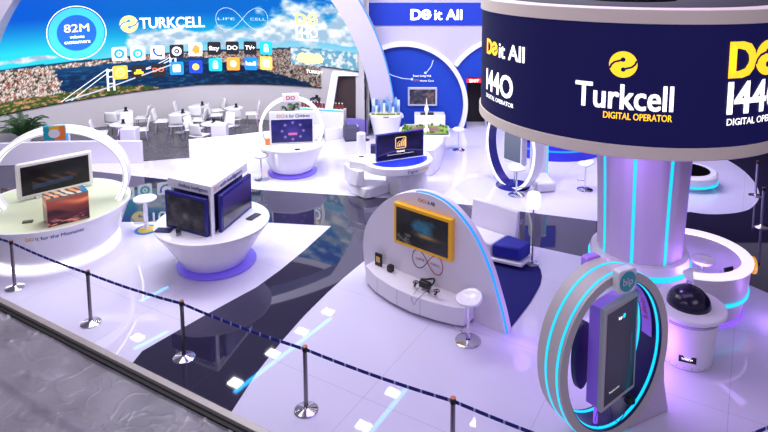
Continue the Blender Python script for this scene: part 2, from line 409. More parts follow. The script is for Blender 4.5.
vw = thing('video_wall', 'huge curved video wall showing a city, strait, bridge and blue cloudy sky', 'video wall', wallp(-6, 1.3))
O = Vector(vw.location)
def ledm(deg, z, w): p = wallp(deg, z, .06+w); return (p[0]-O.x, p[1]-O.y, p[2]-O.z)
def zbot(d): return float(np.interp(d, [-64, -52, -31, -17, -6, 30], [1.05, 1.10, 1.24, 1.37, 1.47, 1.57]))
def city(th, z):
    x = th*.147; k = fbm(x*14, z*17, 5, 3); k2 = fbm(x*40, z*36, 8, 2); r = fbm(x*9, z*11, 41, 2)
    base = mixc(C(128, 84, 76), C(240, 228, 222), (k2-.38)*6)
    base = mixc(base, C(48, 54, 44), (k-.56)*9)
    return mixc(base, C(186, 104, 84), (r-.66)*8)
def panorama(th, z):
    x = th*.147
    hz = np.interp(th, [-62, -31, -6, 10, 24, 42], [2.68, 2.72, 2.86, 2.95, 3.1, 3.05])
    t = (z-hz)/2.0
    sky = mixc(C(120, 214, 238), C(22, 178, 226), t*2.6); sky = mixc(sky, C(0, 104, 206), (t-.34)*2.2)
    sky = mixc(sky, sky*.86+C(0, 20, 30), (th-0)/40.)
    left = np.clip((-24-th)/20., 0, 1)
    sky = mixc(sky, mixc(C(40, 220, 240), C(0, 90, 210), (t-.25)*1.7), left)
    n1 = fbm(x*1.25+3, z*2.6, 60, 5); n2 = fbm(x*1.4, z*2.3-.12, 60, 5)
    env = 1.15*np.exp(-((z-hz-.55)/.5)**2)*np.clip((th+28)/6., 0, 1)+.75*np.clip((th-4)/14., 0, 1)*np.clip((z-hz-.2)/.4, 0, 1)+.85*np.exp(-((z-hz-.22)/.13)**2)*left
    cl = np.clip((n1+.62*(env-1.0)-.24)*4.5, 0, 1)
    shade = np.clip((fbm(x*2.4, z*4, 71, 3)-.35)*2.2, 0, 1)
    sky = mixc(sky, mixc(C(158, 190, 218), C(255, 255, 255), shade*1.3), cl)
    low = np.exp(-((z-hz-.1)/.16)**2)*.55*np.clip((th+30)/8, 0, 1)
    sky = mixc(sky, C(170, 205, 228), low)
    # ground
    d = hz-z
    sea = mixc(C(18, 84, 142), C(8, 42, 84), d*1.6); sea = mixc(sea, C(36, 120, 170), (fbm(x*5, z*22, 14, 3)-.5)*2.2)
    ct = city(th, z)
    wob = (fbm(x*3, z*3, 90, 3)-.5)
    leftcity = (th+43.5+wob*7+(2.7-z)*-3.5 < 0) | ((th < -46) & (z < 2.6))
    farshore = (d < .24+.12*wob+np.clip((th+8)/36., 0, 1)*.62)
    front = (th > -4) & (z < 2.9-np.clip((12-th)/16., 0, 1)*.5) & (z > 2.38-np.clip((th-3)/27., 0, 1)*.85+wob*.15)
    park = (z < np.interp(th, [-60, -40, -33, -22, -14], [1.5, 1.55, 1.62, 1.56, 1.3])+wob*.12)
    land = leftcity | farshore | front
    gr = np.where(land[..., None], ct, sea)
    grn = mixc(C(58, 84, 34), C(206, 150, 110), (fbm(x*9, z*16, 33, 3)-.52)*6)
    gr = np.where((park & (z > 0))[..., None], grn, gr)
    hill = (d < .07+.06*wob)
    gr = np.where(hill[..., None], C(26, 66, 108), gr)
    gr = gr*(1-.22*np.clip((th+8)/14., 0, 1))[..., None]
    img = np.where((z > hz)[..., None], sky, gr)
    # world-map haze panel on the right
    mp = (th > 20.5)*1.*np.clip((3.12-z)*14, 0, 1)*np.clip((z-2.34)*14, 0, 1)
    mw = mixc(C(104, 176, 214), C(240, 246, 250), (fbm(x*7, z*9, 55, 4)-.47)*8)
    img = mixc(img, mw, mp*.9)
    return img
def tm(u): return -62+92*u
picture('screen', 470, 130, lambda u, v, w: ledm(tm(u), zbot(tm(u))+(5.7-zbot(tm(u)))*v, w),
        lambda U, V: panorama(-62+92*U, (lambda zb: zb+(5.7-zb)*V)(np.interp(-62+92*U, [-64, -52, -31, -17, -6, 30], [1.05, 1.10, 1.24, 1.37, 1.47, 1.57]))), SCRW, vw, 0)
picture('screen', 64, 110, lambda u, v, w: ledm(30+13*u, 2.42+3.28*v, w), lambda U, V: panorama(30+13*U, 2.42+3.28*V), SCRW, vw, 0)
g = G()
for a0, a1, zb in ((-62, 30, None), (30, 43, 2.42)):
    n = 60; vs = []
    for i in range(n+1):
        a = a0+(a1-a0)*i/n; z = (zb or zbot(a))
        vs += [ledm(a, z-.03, .0), ledm(a, z-.03, -.055), ledm(a, z, -.055), ledm(a, z, .0)]
    g.add(vs, [(4*i+k, 4*i+(k+1) % 4, 4*i+4+(k+1) % 4, 4*i+4+k) for i in range(n) for k in range(4)])
g.build('screen_edge', DARK, vw)
# bridge on the screen picture
cb = lambda u, v, w: ledm(u, v, w)
CAB = emis('bridge_grey', (214, 222, 235), .9)
decal('bridge', join(rectgeo(-29.9, -29.4, 1.42, 2.3), rectgeo(-28.4, -27.9, 1.42, 2.34), rectgeo(-29.5, -28.3, 2.2, 2.26), rectgeo(-29.5, -28.3, 1.95, 2.0), rectgeo(-29.5, -28.3, 1.68, 1.73),
    *[rectgeo(x, x+.5, 2.36, 2.76) for x in (-13.9, -12.6)], rectgeo(-13.6, -12.4, 2.6, 2.64)), cb, CAB, vw, .012)
def seg(a, b, n=14): return [(a[0]+(b[0]-a[0])*i/n, a[1]+(b[1]-a[1])*i/n) for i in range(n+1)]
cab = []
for k in range(2):
    cab.append([(x, z) for x, z in [(-29.6+k*1.4+(-12+29)*t, 2.28-.0*k+(2.74-2.28)*t-1.3*t*(1-t)) for t in [i/16 for i in range(17)]]])
    cab.append(seg((-29.7+k*1.4, 2.28), (-41+k*2.4, 1.2)))
def lines(ps, w, kx=6.8):      # width-correct lines on the (deg, m) map
    out = []
    for p in ps:
        q = linegeo([(x/kx, y) for x, y in p], w); out.append(([(a*kx, b) for a, b in q[0]], q[1]))
    return join(*out)
decal('bridge_cable', lines(cab, .03), cb, CAB, vw, .012)
decal('bridge_deck', lines([[(-40, 1.22), (-34, 1.40), (-29, 1.58), (-22, 1.9), (-13, 2.34)]], .05), cb, emis('deck', (176, 182, 196), .8), vw, .011)
# big logo and words
K = 6.8    # degrees per metre on the wall
def el(cd, cz, r, n=40): return blob([(cd+r*K*cos(2*pi*i/n), cz+r*sin(2*pi*i/n)) for i in range(n)], cd, cz, 5)
def rg(cd, cz, r0, r1, n=56):
    v, f = ringgeo(0, 0, r0, r1, n); return [(cd+x*K, cz+y) for x, y in v], f
def km(cd, cz): return lambda u, v, w: ledm(cd+u*K, cz+v, w)
SKYB = emis('sky_blue', (10, 130, 215), 1.0)
logo(vw, km(-23.7, 4.02), 0, 0, .34, TXTG, SKYB, .014)
decal('lettering', textgeo('TURKCELL', -21.0, -4.2, 3.83, .42, .05), cb, TXTW, vw, .014)
TXTF = emis('text_faint', (190, 220, 240), .85)
decal('infinity_sign', infgeo(0, 0, 1.1, .018), km(6.4, 4.16), TXTF, vw, .014)
decal('lettering', textgeo('LIFE', -.5, 4.2, 4.11, .10, 0), cb, TXTF, vw, .014)
decal('lettering', textgeo('CELL', 8.6, 13.2, 4.11, .10, 0), cb, TXTF, vw, .014)
decal('lettering', textgeo('D', 22.4, 25.6, 4.02, .42, .09), cb, TXTG, vw, .014)
logo(vw, km(27.7, 4.23), 0, 0, .25, TXTG, SKYB, .014)
decal('lettering', textgeo('I44O', 22.4, 29.3, 3.50, .42, .02), cb, TXTW, vw, .014)
decal('lettering', textgeo('DIGITAL OPERATOR', 22.4, 29.3, 3.38, .07), cb, TXTW, vw, .014)
mp = [(22.3, 2.62), (23, 2.82), (24.2, 2.9), (25.5, 2.84), (27, 2.9), (28.6, 2.84), (30.2, 2.86), (31, 2.72), (30.8, 2.56), (29, 2.5), (27.4, 2.5), (26, 2.42), (24.6, 2.5), (23.2, 2.5)]
decal('country_map', blob(mp, 26.6, 2.68, 3), cb, TXTG, vw, .016)
decal('lettering', textgeo('TURKEY', 25.4, 30.8, 2.1, .12), cb, TXTW, vw, .016)
# customers disc
decal('counter_disc', rg(-36.3, 3.78, .66, .96), cb, emis('halo_blue', (60, 190, 238), .9), vw, .010)
decal('counter_disc', el(-36.3, 3.78, .68), cb, emis('disc_blue', (14, 96, 224), .95), vw, .013)
decal('counter_ring', rg(-36.3, 3.78, 1.0, 1.03), cb, TXTW, vw, .013)
decal('lettering', textgeo('82M', -39.2, -33.4, 3.82, .3, .02), cb, TXTG, vw, .017)
decal('lettering', textgeo('welcome', -38.0, -34.6, 3.58, .12), cb, TXTW, vw, .017)
decal('lettering', textgeo('customers', -39.3, -33.3, 3.38, .14), cb, TXTW, vw, .017)
# app icons
def E_(n, c): return emis(n, c, .95)
ic1 = [(-26.5, 2.86, (240, 248, 250), 'ring', (20, 150, 190)), (-21.9, 2.83, (240, 248, 250), 'ring', (20, 170, 180)), (-16.9, 2.84, (246, 248, 255), 'phone', (20, 70, 200)), (-11.9, 2.86, (24, 24, 30), 'ring', (240, 240, 240)),
       (-6.9, 2.92, (235, 240, 240), 'tri', (240, 150, 60)), (-1.8, 2.95, (24, 24, 30), 'fizy', (255, 255, 255)), (3.3, 2.97, (24, 24, 30), 'DO', (255, 255, 255)), (8.4, 2.98, (24, 24, 30), 'TV+', (255, 255, 255)), (13.1, 3.0, (20, 176, 200), 'lock', (255, 255, 255))]
ic2 = [(-26.5, 2.12, (246, 176, 60), 'ring', (250, 210, 120)), (-21.9, 2.10, (24, 24, 30), 'car', (250, 200, 40)), (-16.9, 2.12, (24, 24, 30), 'DO', (250, 120, 60)), (-12.1, 2.16, (30, 130, 210), 'sq', (250, 244, 190)),
       (-7.0, 2.2, (20, 60, 180), 'dot', (245, 190, 90)), (-1.6, 2.28, (20, 176, 196), 'lock', (255, 255, 255)), (3.4, 2.32, (245, 150, 50), 'dot', (255, 230, 190)), (8.5, 2.34, (20, 120, 220), 'hadi', (255, 255, 255)), (13.0, 2.38, (250, 190, 90), 'sq', (255, 244, 210))]
for d, z, bg, gl, fg in ic1+ic2:
    f = km(d, z); s = .27
    o = decal('app_icon', rectgeo(-s, s, -s, s, .07), f, E_('icon_%d_%d_%d' % bg, bg), vw, .016)
    m = E_('glyph_%d_%d_%d' % fg, fg)
    if gl == 'ring': q = join(ringgeo(0, 0, .1, .19, 28), discgeo(0, 0, .045, 12))
    elif gl == 'phone': q = join(linegeo([(-.15, .16), (-.12, -.02), (0, -.13), (.17, -.15)], .07), discgeo(-.13, .13, .05, 10), discgeo(.14, -.13, .05, 10))
    elif gl == 'tri': q = ([(-.16, -.02), (.0, .2), (.18, .08), (.16, -.14), (-.02, -.2)], [(0, 1, 2, 3, 4)])
    elif gl == 'lock': q = join(rectgeo(-.1, .1, -.16, .04), ringgeo(0, .07, .05, .09, 20))
    elif gl == 'sq': q = rectgeo(-.15, .15, -.15, .15, .03)
    elif gl == 'dot': q = discgeo(0, 0, .14, 20)
    elif gl == 'car': q = join(rectgeo(-.18, .18, -.1, 0, .03), rectgeo(-.1, .1, -.02, .09, .03))
    else: q = textgeo(gl, -.21, .21, -.07, .17, .03)
    decal('glyph', q, f, m, o, .020)

# ------------------------------------------------------------------ giant white arch framing the video wall
g = G()
AX, A0, B0, A1, B1 = -7.72, 6.75, 8.1, 7.55, 8.95
vs = []; n = 110
for i in range(n+1):
    t = pi*i/n
    for (a, b, y) in ((A0, B0, 22.6), (A1, B1, 22.6), (A1, B1, 23.5), (A0+.25, B0+.25, 23.6)):
        x = AX+a*cos(t)*(1 if t < pi/2 else .955); z = b*sin(t); z = z if z < 5.3 else 5.3+(z-5.3)*.32; vs.append((x, y+.19*(x+.3), z))
g.add(vs, [(4*i+k, 4*i+(k+1) % 4, 4*i+4+(k+1) % 4, 4*i+4+k) for i in range(n) for k in range(4)])
g.build('trim_3', mat('arch_white', (186, 180, 200), .5), None, bev=0)['kind'] = 'structure'
g = G(); g.ring(A1+.01, B1+.01, 0, 22.66, 22.72, 0, .03, 0, 60, 60, xc=AX); g.v = [(x, y+.19*(x+.3), z) for x, y, z in g.v]; struct(g.build('trim_4', BLUEL))

# ------------------------------------------------------------------ blue booth wall with round arches
g = G()
g.box(.45, 23.8, 3.2, 4.2, .3, 6.4); g.box(2.98, 23.8, 4.2, .86, .3, 4.4); g.box(5.6, 23.8, 3.2, 4.5, .3, 6.4)
struct(g.build('wall_booth', WALLG))
def clipc(cx, cz, r, x0, x1, z0, z1, n=90):
    P = [(cx+r*cos(2*pi*i/n), cz+r*sin(2*pi*i/n)) for i in range(n)]
    for ax, lim, sg in ((0, x0, 1), (0, x1, -1), (1, z0, 1), (1, z1, -1)):
        Q = []
        for i in range(len(P)):
            a, b = P[i], P[(i+1) % len(P)]; da, db = sg*(a[ax]-lim), sg*(b[ax]-lim)
            if da >= 0: Q.append(a)
            if (da >= 0) != (db >= 0): t = da/(da-db); Q.append((a[0]+(b[0]-a[0])*t, a[1]+(b[1]-a[1])*t))
        P = Q
    return P
g = G(); g.slabxz(clipc(.15, .95, 2.3, -1.6, 2.44, 0, 4), 23.6, 23.64); struct(g.build('wall_booth_blue', BLUEW, smooth=False))
g = G(); g.slabxz(clipc(4.2, 1.1, 2.4, 1.8, 2.6, .0, 4), 23.615, 23.642); g.slabxz(clipc(4.2, 1.1, 2.4, 2.6, 3.4, 2.02, 4), 23.615, 23.642); g.slabxz(clipc(4.2, 1.1, 2.4, 3.4, 7, 0, 4), 23.615, 23.642)
struct(g.build('wall_booth_blue', BLUEW, smooth=False))
g = G(); g.ring(2.3, 2.3, .95, 23.40, 23.65, 0, .17, -23, 150, 90, xc=.15); struct(g.build('trim_5', WHITEM))
g = G(); g.ring(2.4, 2.4, 1.1, 23.5, 23.65, 0, .16, 10, 146, 70, xc=4.2); struct(g.build('trim_6', WHITEM))
g = G(); g.box(2.3, 23.62, 4.48, 7.8, .06, .86); struct(g.build('wall_booth_header', BLUEH))
wh = bpy.data.objects['wall_booth_header']
bw = lambda u, v, w: (u, 23.59-w, v)
def lettered(txt, u0, u1, v0, h, m, parent, f, bold=.04, w=.01, label=None): return decal('lettering', textgeo(txt, u0, u1, v0, h, bold), f, m, parent, w, label)
lettered('D', .42, .80, 4.26, .40, TXTW, wh, bw, .06)
logo(wh, bw, 1.0, 4.46, .2, TXTW, BLUEH, .01)
lettered('it All', 1.32, 2.36, 4.26, .40, TXTW, wh, bw, .03)
bl = bpy.data.objects['wall_booth_blue']
decal('curve_line', linegeo([(-1.2, 3.2), (-1.0, 2.75), (-.7, 2.35), (-.3, 2.1), (.1, 1.98), (.44, 1.95)], .03), bw, emis('line_grey', (170, 185, 235), .8), bl, .012)
decal('curve_line', join(linegeo([(1.28, 2.7), (1.2, 2.45), (1.05, 2.25), (.98, 2.2)], .03), discgeo(.98, 2.2, .05, 14), discgeo(.46, 1.95, .05, 14)), bw, MATS['line_grey'], bl, .012)
lettered('Smart Living Hub', .5, 1.2, 2.05, .07, TXTW, bl, bw, .0, .012)
lettered('DO it', .54, .76, 1.87, .07, ORTXT, bl, bw, .0, .012); lettered('Home Care', .78, 1.3, 1.86, .06, TXTW, bl, bw, .0, .012)
# near-black panels behind the opening, the unlit room's darkness put into their colour
g = G(); g.box(2.98, 24.6, 1.0, .9, .05, 2.1); g.box(2.98, 24.25, 2.06, .9, .7, .06); struct(g.build('door_1', mat('unlit_room_dark', (16, 14, 22), .6)))
es = thing('exit_sign', 'red lit exit sign above the dark doorway in the blue wall', 'sign', (2.86, 23.55, 1.84))
g = G(); g.box(0, 0, .06, .56, .06, .15); g.build('sign_box', mat('exit_red', (215, 40, 50), .5, emit=(255, 50, 60), es=.9), es, bev=.005)
lettered('EXIT', -.18, .18, .01, .1, TXTW, es, front(-.03), .03, .004)
# wall tv
tv = thing('wall_television', 'silver framed television hanging on the blue round-arched wall', 'television', (.87, 23.56, .92))
g = G(); g.box(0, 0, .35, 1.14, .08, .74); g.build('frame', mat('silver_frame', (186, 188, 214), .35), tv, bev=.02)
def s_tv(U, V):
    n = fbm(U*9, V*6, 5, 3); im = mixc(C(50, 46, 66), C(128, 104, 110), (n-.4)*3); return mixc(im, C(60, 66, 96), (np.abs(U-.3) < .22)*(np.abs(V-.55) < .3)*.6)
picture('screen', 40, 28, lambda u, v, w: (-.5+u, -.042-w, .06+.58*v), s_tv, SCR, tv)

# doorway beside the arch (brown) -------------------------------------------------
g = G(); g.add([(-2.72, 23.1, 0), (-1.35, 22.85, 0), (-1.45, 22.85, 2.25), (-2.35, 23.05, 2.25), (-2.72, 23.4, 0), (-1.35, 23.2, 0), (-1.45, 23.2, 2.25), (-2.35, 23.4, 2.25)],
     [(0, 1, 2, 3), (7, 6, 5, 4), (0, 4, 5, 1), (1, 5, 6, 2), (2, 6, 7, 3), (3, 7, 4, 0)]); struct(g.build('door_2', mat('door_brown', (52, 36, 38), .6), smooth=False))
g = G(); g.slabxz([(-3.02, 0), (-2.68, 0), (-2.32, 2.22), (-1.4, 2.22), (-1.4, 2.34), (-2.55, 2.34)], 22.8, 23.3); struct(g.build('trim_7', WHITEM, bev=.01))
g = G(); g.prism([(-2.0, 22.66), (-1.2, 22.5), (-1.2, 22.65), (-2.0, 22.8)], 0, .62); struct(g.build('wall_low_purple', mat('low_purple', (128, 112, 190), .5)))

# low white partition walls around the cafe
def lowwall(pts, h, th=.12, name='partition_wall', label='', m=WHITEM):
    L = []; Rr = []
    for i, p in enumerate(pts):
        a = pts[max(0, i-1)]; b = pts[min(len(pts)-1, i+1)]; dx, dy = b[0]-a[0], b[1]-a[1]; l = math.hypot(dx, dy)
        L.append((p[0]-dy/l*th, p[1]+dx/l*th)); Rr.append(p)
    g = G(); g.prism(Rr+L[::-1], 0, h); o = g.build(name, m, None, bev=.015); tag(o, label, 'partition'); return o
lowwall([(-15.5, 18.6), (-13.2, 19.1), (-11, 19.35), (-9.5, 19.42), (-8.35, 19.42)], .74, label='low white curved partition behind the arched pod, left of the cafe entrance', m=mat('partition_lilac', (222, 216, 238), .45))
lowwall([(-6.95, 19.8), (-5.8, 20.2), (-4.6, 20.75), (-3.6, 21.25), (-2.8, 21.7)], .66, label='low white partition in front of the cafe, behind the small arched kiosk')
lowwall([(-2.7, 21.85), (-2.1, 22.25), (-1.55, 22.5)], .42, .12, label='short low white curb between the arched kiosk and the giant arch foot')

# ------------------------------------------------------------------ central pillar and round drum display
PX_, PY_ = 4.93, 12.15
col = thing('light_pillar', 'lilac fluted pillar with vertical cyan light strips holding up the round display', 'pillar', (PX_, PY_, 0), 0)
vd = math.atan2(-PY_, -PX_)     # direction towards the aisle
N = 8; offs = [R(-10), ]
g = G(); prof = []
vs = []; Zs = [.6, 1.2, 2.0, 2.8, 3.5]; Rs = [.83, .84, .87, .91, .96]
A = [vd-R(9)+2*pi*i/N for i in range(N)]
m_ = 6
for z, r in zip(Zs, Rs):
    for i in range(N):
        for k in range(m_):
            a = A[i]+2*pi/N*k/m_
            rr = r*(.955 if k == 0 else .965 if k == 3 else 1)
            if k in (1, m_-1): rr = r*1.0
            vs.append((rr*cos(a), rr*sin(a), z))
n = N*m_
g.add(vs, [(q*n+i, q*n+(i+1) % n, (q+1)*n+(i+1) % n, (q+1)*n+i) for q in range(len(Zs)-1) for i in range(n)])
PANEL = mat('pillar_panel', (206, 192, 216), .5); g.build('shaft', PANEL, col)
for i in range(N):
    a = A[i]; g = G(); vs = []
    for z, r in zip(Zs, Rs):
        for d, s in ((-.026, .95), (.026, .95), (.026, .985), (-.026, .985)):
            x = r*s; vs.append((x*cos(a)-d*sin(a), x*sin(a)+d*cos(a), z))
    g.add(vs, [(4*q+k, 4*q+(k+1) % 4, 4*q+4+(k+1) % 4, 4*q+4+k) for q in range(4) for k in range(4)])
    g.build('light_strip', CYAN if i in (0, 1, 7, 3, 5) else VIOL, col)
g = G(); g.lathe([(.01, 0), (.88, 0), (.94, .1), (.97, .46), (.97, .62), (.94, .7), (.8, .7)], 64); g.build('base_collar', WHITE, col)
g = G(); g.lathe([(.96, .44), (1.0, .44), (1.0, .53), (.96, .53)], 64); g.build('light_ring', CYAN, col)

dr = thing('drum_display', 'big round navy display drum with telecom lettering hanging around the pillar top', 'display', (4.65, 12.6, 3.37))
DR = 2.95; ZD = 3.37
def drm(deg, z, w): a = R(deg); r = DR+w; return (r*sin(a), -r*cos(a), z-ZD)
SILV = mat('silver_band', (236, 224, 200), .5)
g = G(); g.lathe([(DR-.35, .0), (DR-.03, -.03), (DR+.03, .01), (DR+.03, .19), (DR-.02, .2), (DR-.35, .2)], 128); g.build('lower_band', SILV, dr)
g = G(); g.lathe([(DR-.35, 2.19), (DR-.02, 2.19), (DR+.03, 2.2), (DR+.03, 2.42), (DR-.35, 2.43)], 128); g.build('upper_band', SILV, dr)
g = G(); g.lathe([(.9, .05), (DR-.3, .05), (DR-.3, .09), (.9, .09)], 96); g.build('underside', mat('drum_under', (150, 144, 160), .6), dr)
g = G(); g.lathe([(.9, 2.4), (DR-.3, 2.4), (DR-.3, 2.36), (.9, 2.36)], 96); g.build('roof', mat('drum_roof', (24, 22, 26), .8), dr)
g = G(); g.lathe([(DR, .2), (DR, 2.19)], 160); dsc = g.build('screen', mat('drum_screen', (8, 8, 28), .6, emit=(24, 21, 88), es=.6, spec=.2), dr, recalc=True)
DNV = MATS['drum_screen']
def drum_set(off):
    z0 = 4.16; f = lambda u, v, w: drm(u+off, v, w)
    decal('lettering', textgeo('Turkcell', -35.2, -6.0, 4.17, .41, .045), f, TXTW, dr, .012)
    decal('lettering', textgeo('DIGITAL OPERATOR', -26.3, -6.0, 4.0, .11, .03), f, TXTY, dr, .012)
    k = 57.3/DR; fm = lambda u, v, w: drm(off-21+u*k, 4.90+v, w)
    logo(dr, fm, 0, 0, .215, TXTY, DNV, .012)
def drum_do(off, s=1.0):
    f = lambda u, v, w: drm(off+u, v, w)
    k = 57.3/DR
    decal('lettering', textgeo('D', 0, 6.3*s, 4.74, .36*s, .09), f, TXTY, dr, .012)
    logo(dr, lambda u, v, w: drm(off+9.4*s+u*k, 4.74+.17*s+v, w), 0, 0, .17*s, TXTY, DNV, .012)
    decal('lettering', textgeo('it All', 14*s, 32*s, 4.74, .36*s, .045), f, TXTW, dr, .012)
    decal('lettering', textgeo('I44O', 0, 25*s, 4.02, .52*s, .06), f, TXTW, dr, .012)
    decal('lettering', textgeo('DIGITAL OPERATOR', 0, 26*s, 3.86, .1*s, .03), f, TXTW, dr, .012)
drum_set(0)
drum_do(-81, .8)
# repeated, larger block on the right side
f = lambda u, v, w: drm(u, v, w)
kk = 57.3/DR
decal('lettering', textgeo('D', 11.6, 20.6, 4.72, .56, .1), f, TXTY, dr, .012)
logo(dr, lambda u, v, w: drm(26.6+u*kk, 5.0+v, w), 0, 0, .29, TXTY, DNV, .012)
decal('lettering', textgeo('I44O', 11.6, 37.5, 4.12, .52, .06), f, TXTW, dr, .012)
decal('lettering', textgeo('DIGITAL OPERATOR', 11.6, 38.5, 3.93, .11, .03), f, TXTW, dr, .012)
drum_set(110); drum_do(165, .8); drum_set(-110)

# ------------------------------------------------------------------ pods
def halo(parent, r, m, z=.012, w=.12):
    g = G(); g.lathe([(r-w, z), (r, z+.01), (r+.04, z), ], 72); return g.build('base_light', m, parent)
# 1 big pod with hoop on the left
pod = thing('reception_pod', 'round white counter pod with a tall lit hoop, nearest the left edge', 'counter', (-8.0, 13.7, 0))
g = G(); g.lathe([(.01, .06), (1.2, .06), (1.3, .1), (1.42, .35), (1.58, .8), (1.65, .95), (1.65, 1.0), (1.6, 1.0), (1.6, .985), (.01, .985)], 96); g.build('body', WHITE, pod)
g = G(); g.lathe([(.01, .99), (1.58, .99), (1.58, .994), (.01, .994)], 96); g.build('countertop', mat('cream_top', (208, 214, 180), .35), pod)
g = G(); g.lathe([(1.22, .01), (1.37, .01), (1.37, .07), (1.22, .07)], 96); g.build('base_light', WLED, pod)
# hoop, turned 15 degrees
hq = Matrix.Rotation(R(15), 4, 'Z')
def rot_ring(args, name, m, parent, ang):
    g = G(); g.ring(*args[0], **args[1]); M = Matrix.Rotation(R(ang), 4, 'Z'); g.v = [tuple(M @ Vector(p)) for p in g.v]; return g.build(name, m, parent)
rot_ring(((1.37, 1.12, 1.57, -.19, .19, -.01, .10, -36, 214, 110), dict(xc=.2)), 'hoop', WHITEM, pod, 15)
rot_ring(((1.365, 1.115, 1.57, -.202, -.185, .02, .09, -36, 214, 110), dict(xc=.2)), 'hoop_light', WLED1, pod, 15)
rot_ring(((1.36, 1.11, 1.57, -.12, -.02, -.02, .003, -34, 214, 110), dict(xc=.2)), 'hoop_light', WLED1, pod, 15)
# side lettering on the curved face
def podside(u, v, w):
    a = R(u); r = np.interp(v, [.35, .8, .95], [1.42, 1.58, 1.65])+w; return (r*cos(a), r*sin(a), v)
lettered('DO', -79, -73.5, .80, .09, ORTXT, pod, podside, .03, .006); lettered('it for the Moments', -72.5, -40, .80, .09, NAVTXT, pod, podside, .02, .006)
bd = Matrix.Rotation(R(15), 4, 'Z')
g = G(); g.box(.2, -.22, 2.71, .46, .08, .34); g.v = [tuple(bd @ Vector(p)) for p in g.v]; b_ = g.build('badge', mat('badge_teal', (30, 170, 190), .4), pod, bev=.03)
bf = lambda u, v, w: tuple(bd @ Vector((.2+u, -.262-w, 2.71+v)))
decal('badge_stripe', rectgeo(.0, .22, -.16, .16), bf, mat('badge_orange', (250, 130, 60), .4), b_, .003)
decal('badge_stripe', rectgeo(-.1, .1, .06, .16), bf, mat('badge_yel', (245, 190, 50), .4), b_, .005)
decal('badge_dot', discgeo(0, -.01, .12, 24, .1), bf, mat('badge_white', (235, 235, 240), .4), b_, .007)

def s_dark(U, V):
    im = mixc(C(8, 7, 12), C(34, 26, 34), (fbm(U*5, V*4, 3, 3)-.35)*2)
    st = ((np.sin((U*1.2+V*.9)*26) > .2)*(V < .55)*(V > .3)*(U > .15)*(U < .8)); im = mixc(im, C(120, 70, 38), st*.45)
    return mixc(im, C(52, 70, 110), ((np.abs(V-.22-.12*U) < .08)*(U > .15)*(U < .75))*.6)
mon = thing('pod_monitor', 'wide black monitor in a thick cream frame standing on the left hooped pod', 'monitor', (-8.7, 13.8, .995), R(43))
g = G(); g.box(.68, .06, .47, 1.64, .12, .86); g.build('frame', mat('cream_frame', (222, 218, 216), .35), mon, bev=.045)
picture('screen', 90, 50, lambda u, v, w: (-.05+1.46*u, -.001-w, .13+.68*v), s_dark, SCR, mon)
g = G(); g.box(.68, .1, .03, .9, .2, .06); g.build('foot', MATS['cream_frame'], mon, bev=.01)

cb_ = thing('picture_cube', 'box display printed with a red sunset landscape, standing on the left hooped pod', 'display box', (-7.36, 12.38, .995), R(40))
cb_.scale = (1, 1, 1)
def s_sun(U, V):
    n = fbm(U*3, V*4, 9, 4); im = mixc(C(56, 24, 36), C(150, 70, 62), (V-.1)*1.4); im = mixc(im, C(236, 130, 90), np.exp(-((V-.78-.06*np.sin(U*6))/.09)**2)*np.clip(U*1.4-.2, 0, 1))
    im = mixc(im, C(120, 110, 116), (V-.86)*8*(n+.3)); im = mixc(im, C(40, 20, 30), np.clip((.5+.14*np.sin(U*5+1)-V)*9, 0, 1)*np.clip((V-.3)*10, 0, 1)*.75)
    return mixc(im, C(206, 120, 120), np.clip((fbm(U*6, V*18, 4, 3)-.55)*5, 0, 1)*(V < .25))
def s_top(U, V):
    im = mixc(C(240, 150, 60), C(236, 226, 205), (fbm(U*7+V*3, V*2, 12, 3)-.4)*4); im = mixc(im, C(50, 44, 60), np.clip((np.sin(U*34+V*6+fbm(U*4, V*4, 2)*4)-.2)*3, 0, 1)*.8)
    return mixc(im, C(40, 130, 190), np.clip((U-.82)*9, 0, 1))
g = G(); g.box(.4, .225, .305, .8, .45, .6); g.build('box_body', mat('sunset_dark', (88, 44, 54), .35), cb_)
picture('picture', 70, 50, lambda u, v, w: (.8*u, -w, .01+.595*v), s_sun, SCR, cb_)
picture('picture', 60, 30, lambda u, v, w: (.8*u, .45*v, .606+w), s_top, SCR, cb_)
picture('picture', 30, 50, lambda u, v, w: (-w, .45*(1-u), .01+.595*v), lambda U, V: s_sun(1-U*.4, V)*.8, SCR, cb_)
g = G(); g.box(0, 0, .02, .2, .1, .03); o = g.build('remote_control', mat('small_grey', (90, 92, 80), .5), None, bev=.005); o.location = (-7.95, 12.65, .995); o.rotation_euler = (0, 0, R(20)); tag(o, 'small dark remote lying on the left hooped pod, left of the sunset box', 'remote')

# 2 double-screen pod
ap = thing('counter_pod', 'round white tapered counter carrying the two-sided screen tower, violet base light', 'counter', (-4.05, 12.82, 0))
g = G(); g.lathe([(.01, .08), (.62, .08), (.68, .12), (.84, .4), (1.05, .72), (1.17, .89), (1.2, .93), (1.2, .97), (1.16, .98), (.01, .98)], 80); g.build('body', WHITE, ap)
g = G(); g.lathe([(.5, .0), (.80, .0), (.84, .02), (.84, .04), (.55, .08)], 80, .05, .04); g.build('base_ring', mat('violet_gloss', (120, 104, 205), .2, emit=(120, 90, 255), es=.22), ap)
tw = thing('screen_tower', 'triangular tower with two blue framed screens under a white lettered header', 'display tower', (-3.81, 12.03, .98))
aL, aR = R(153.2), R(76.9)
def onL(u, v, w): nx, ny = cos(aL+pi/2), sin(aL+pi/2); return (-u*-cos(aL)*1.0+nx*w, u*sin(aL)+ny*w, v)
dL = Vector((cos(aL), sin(aL))); nL = Vector((-.451, -.893)); dR = Vector((cos(aR), sin(aR))); nR = Vector((.974, -.227))
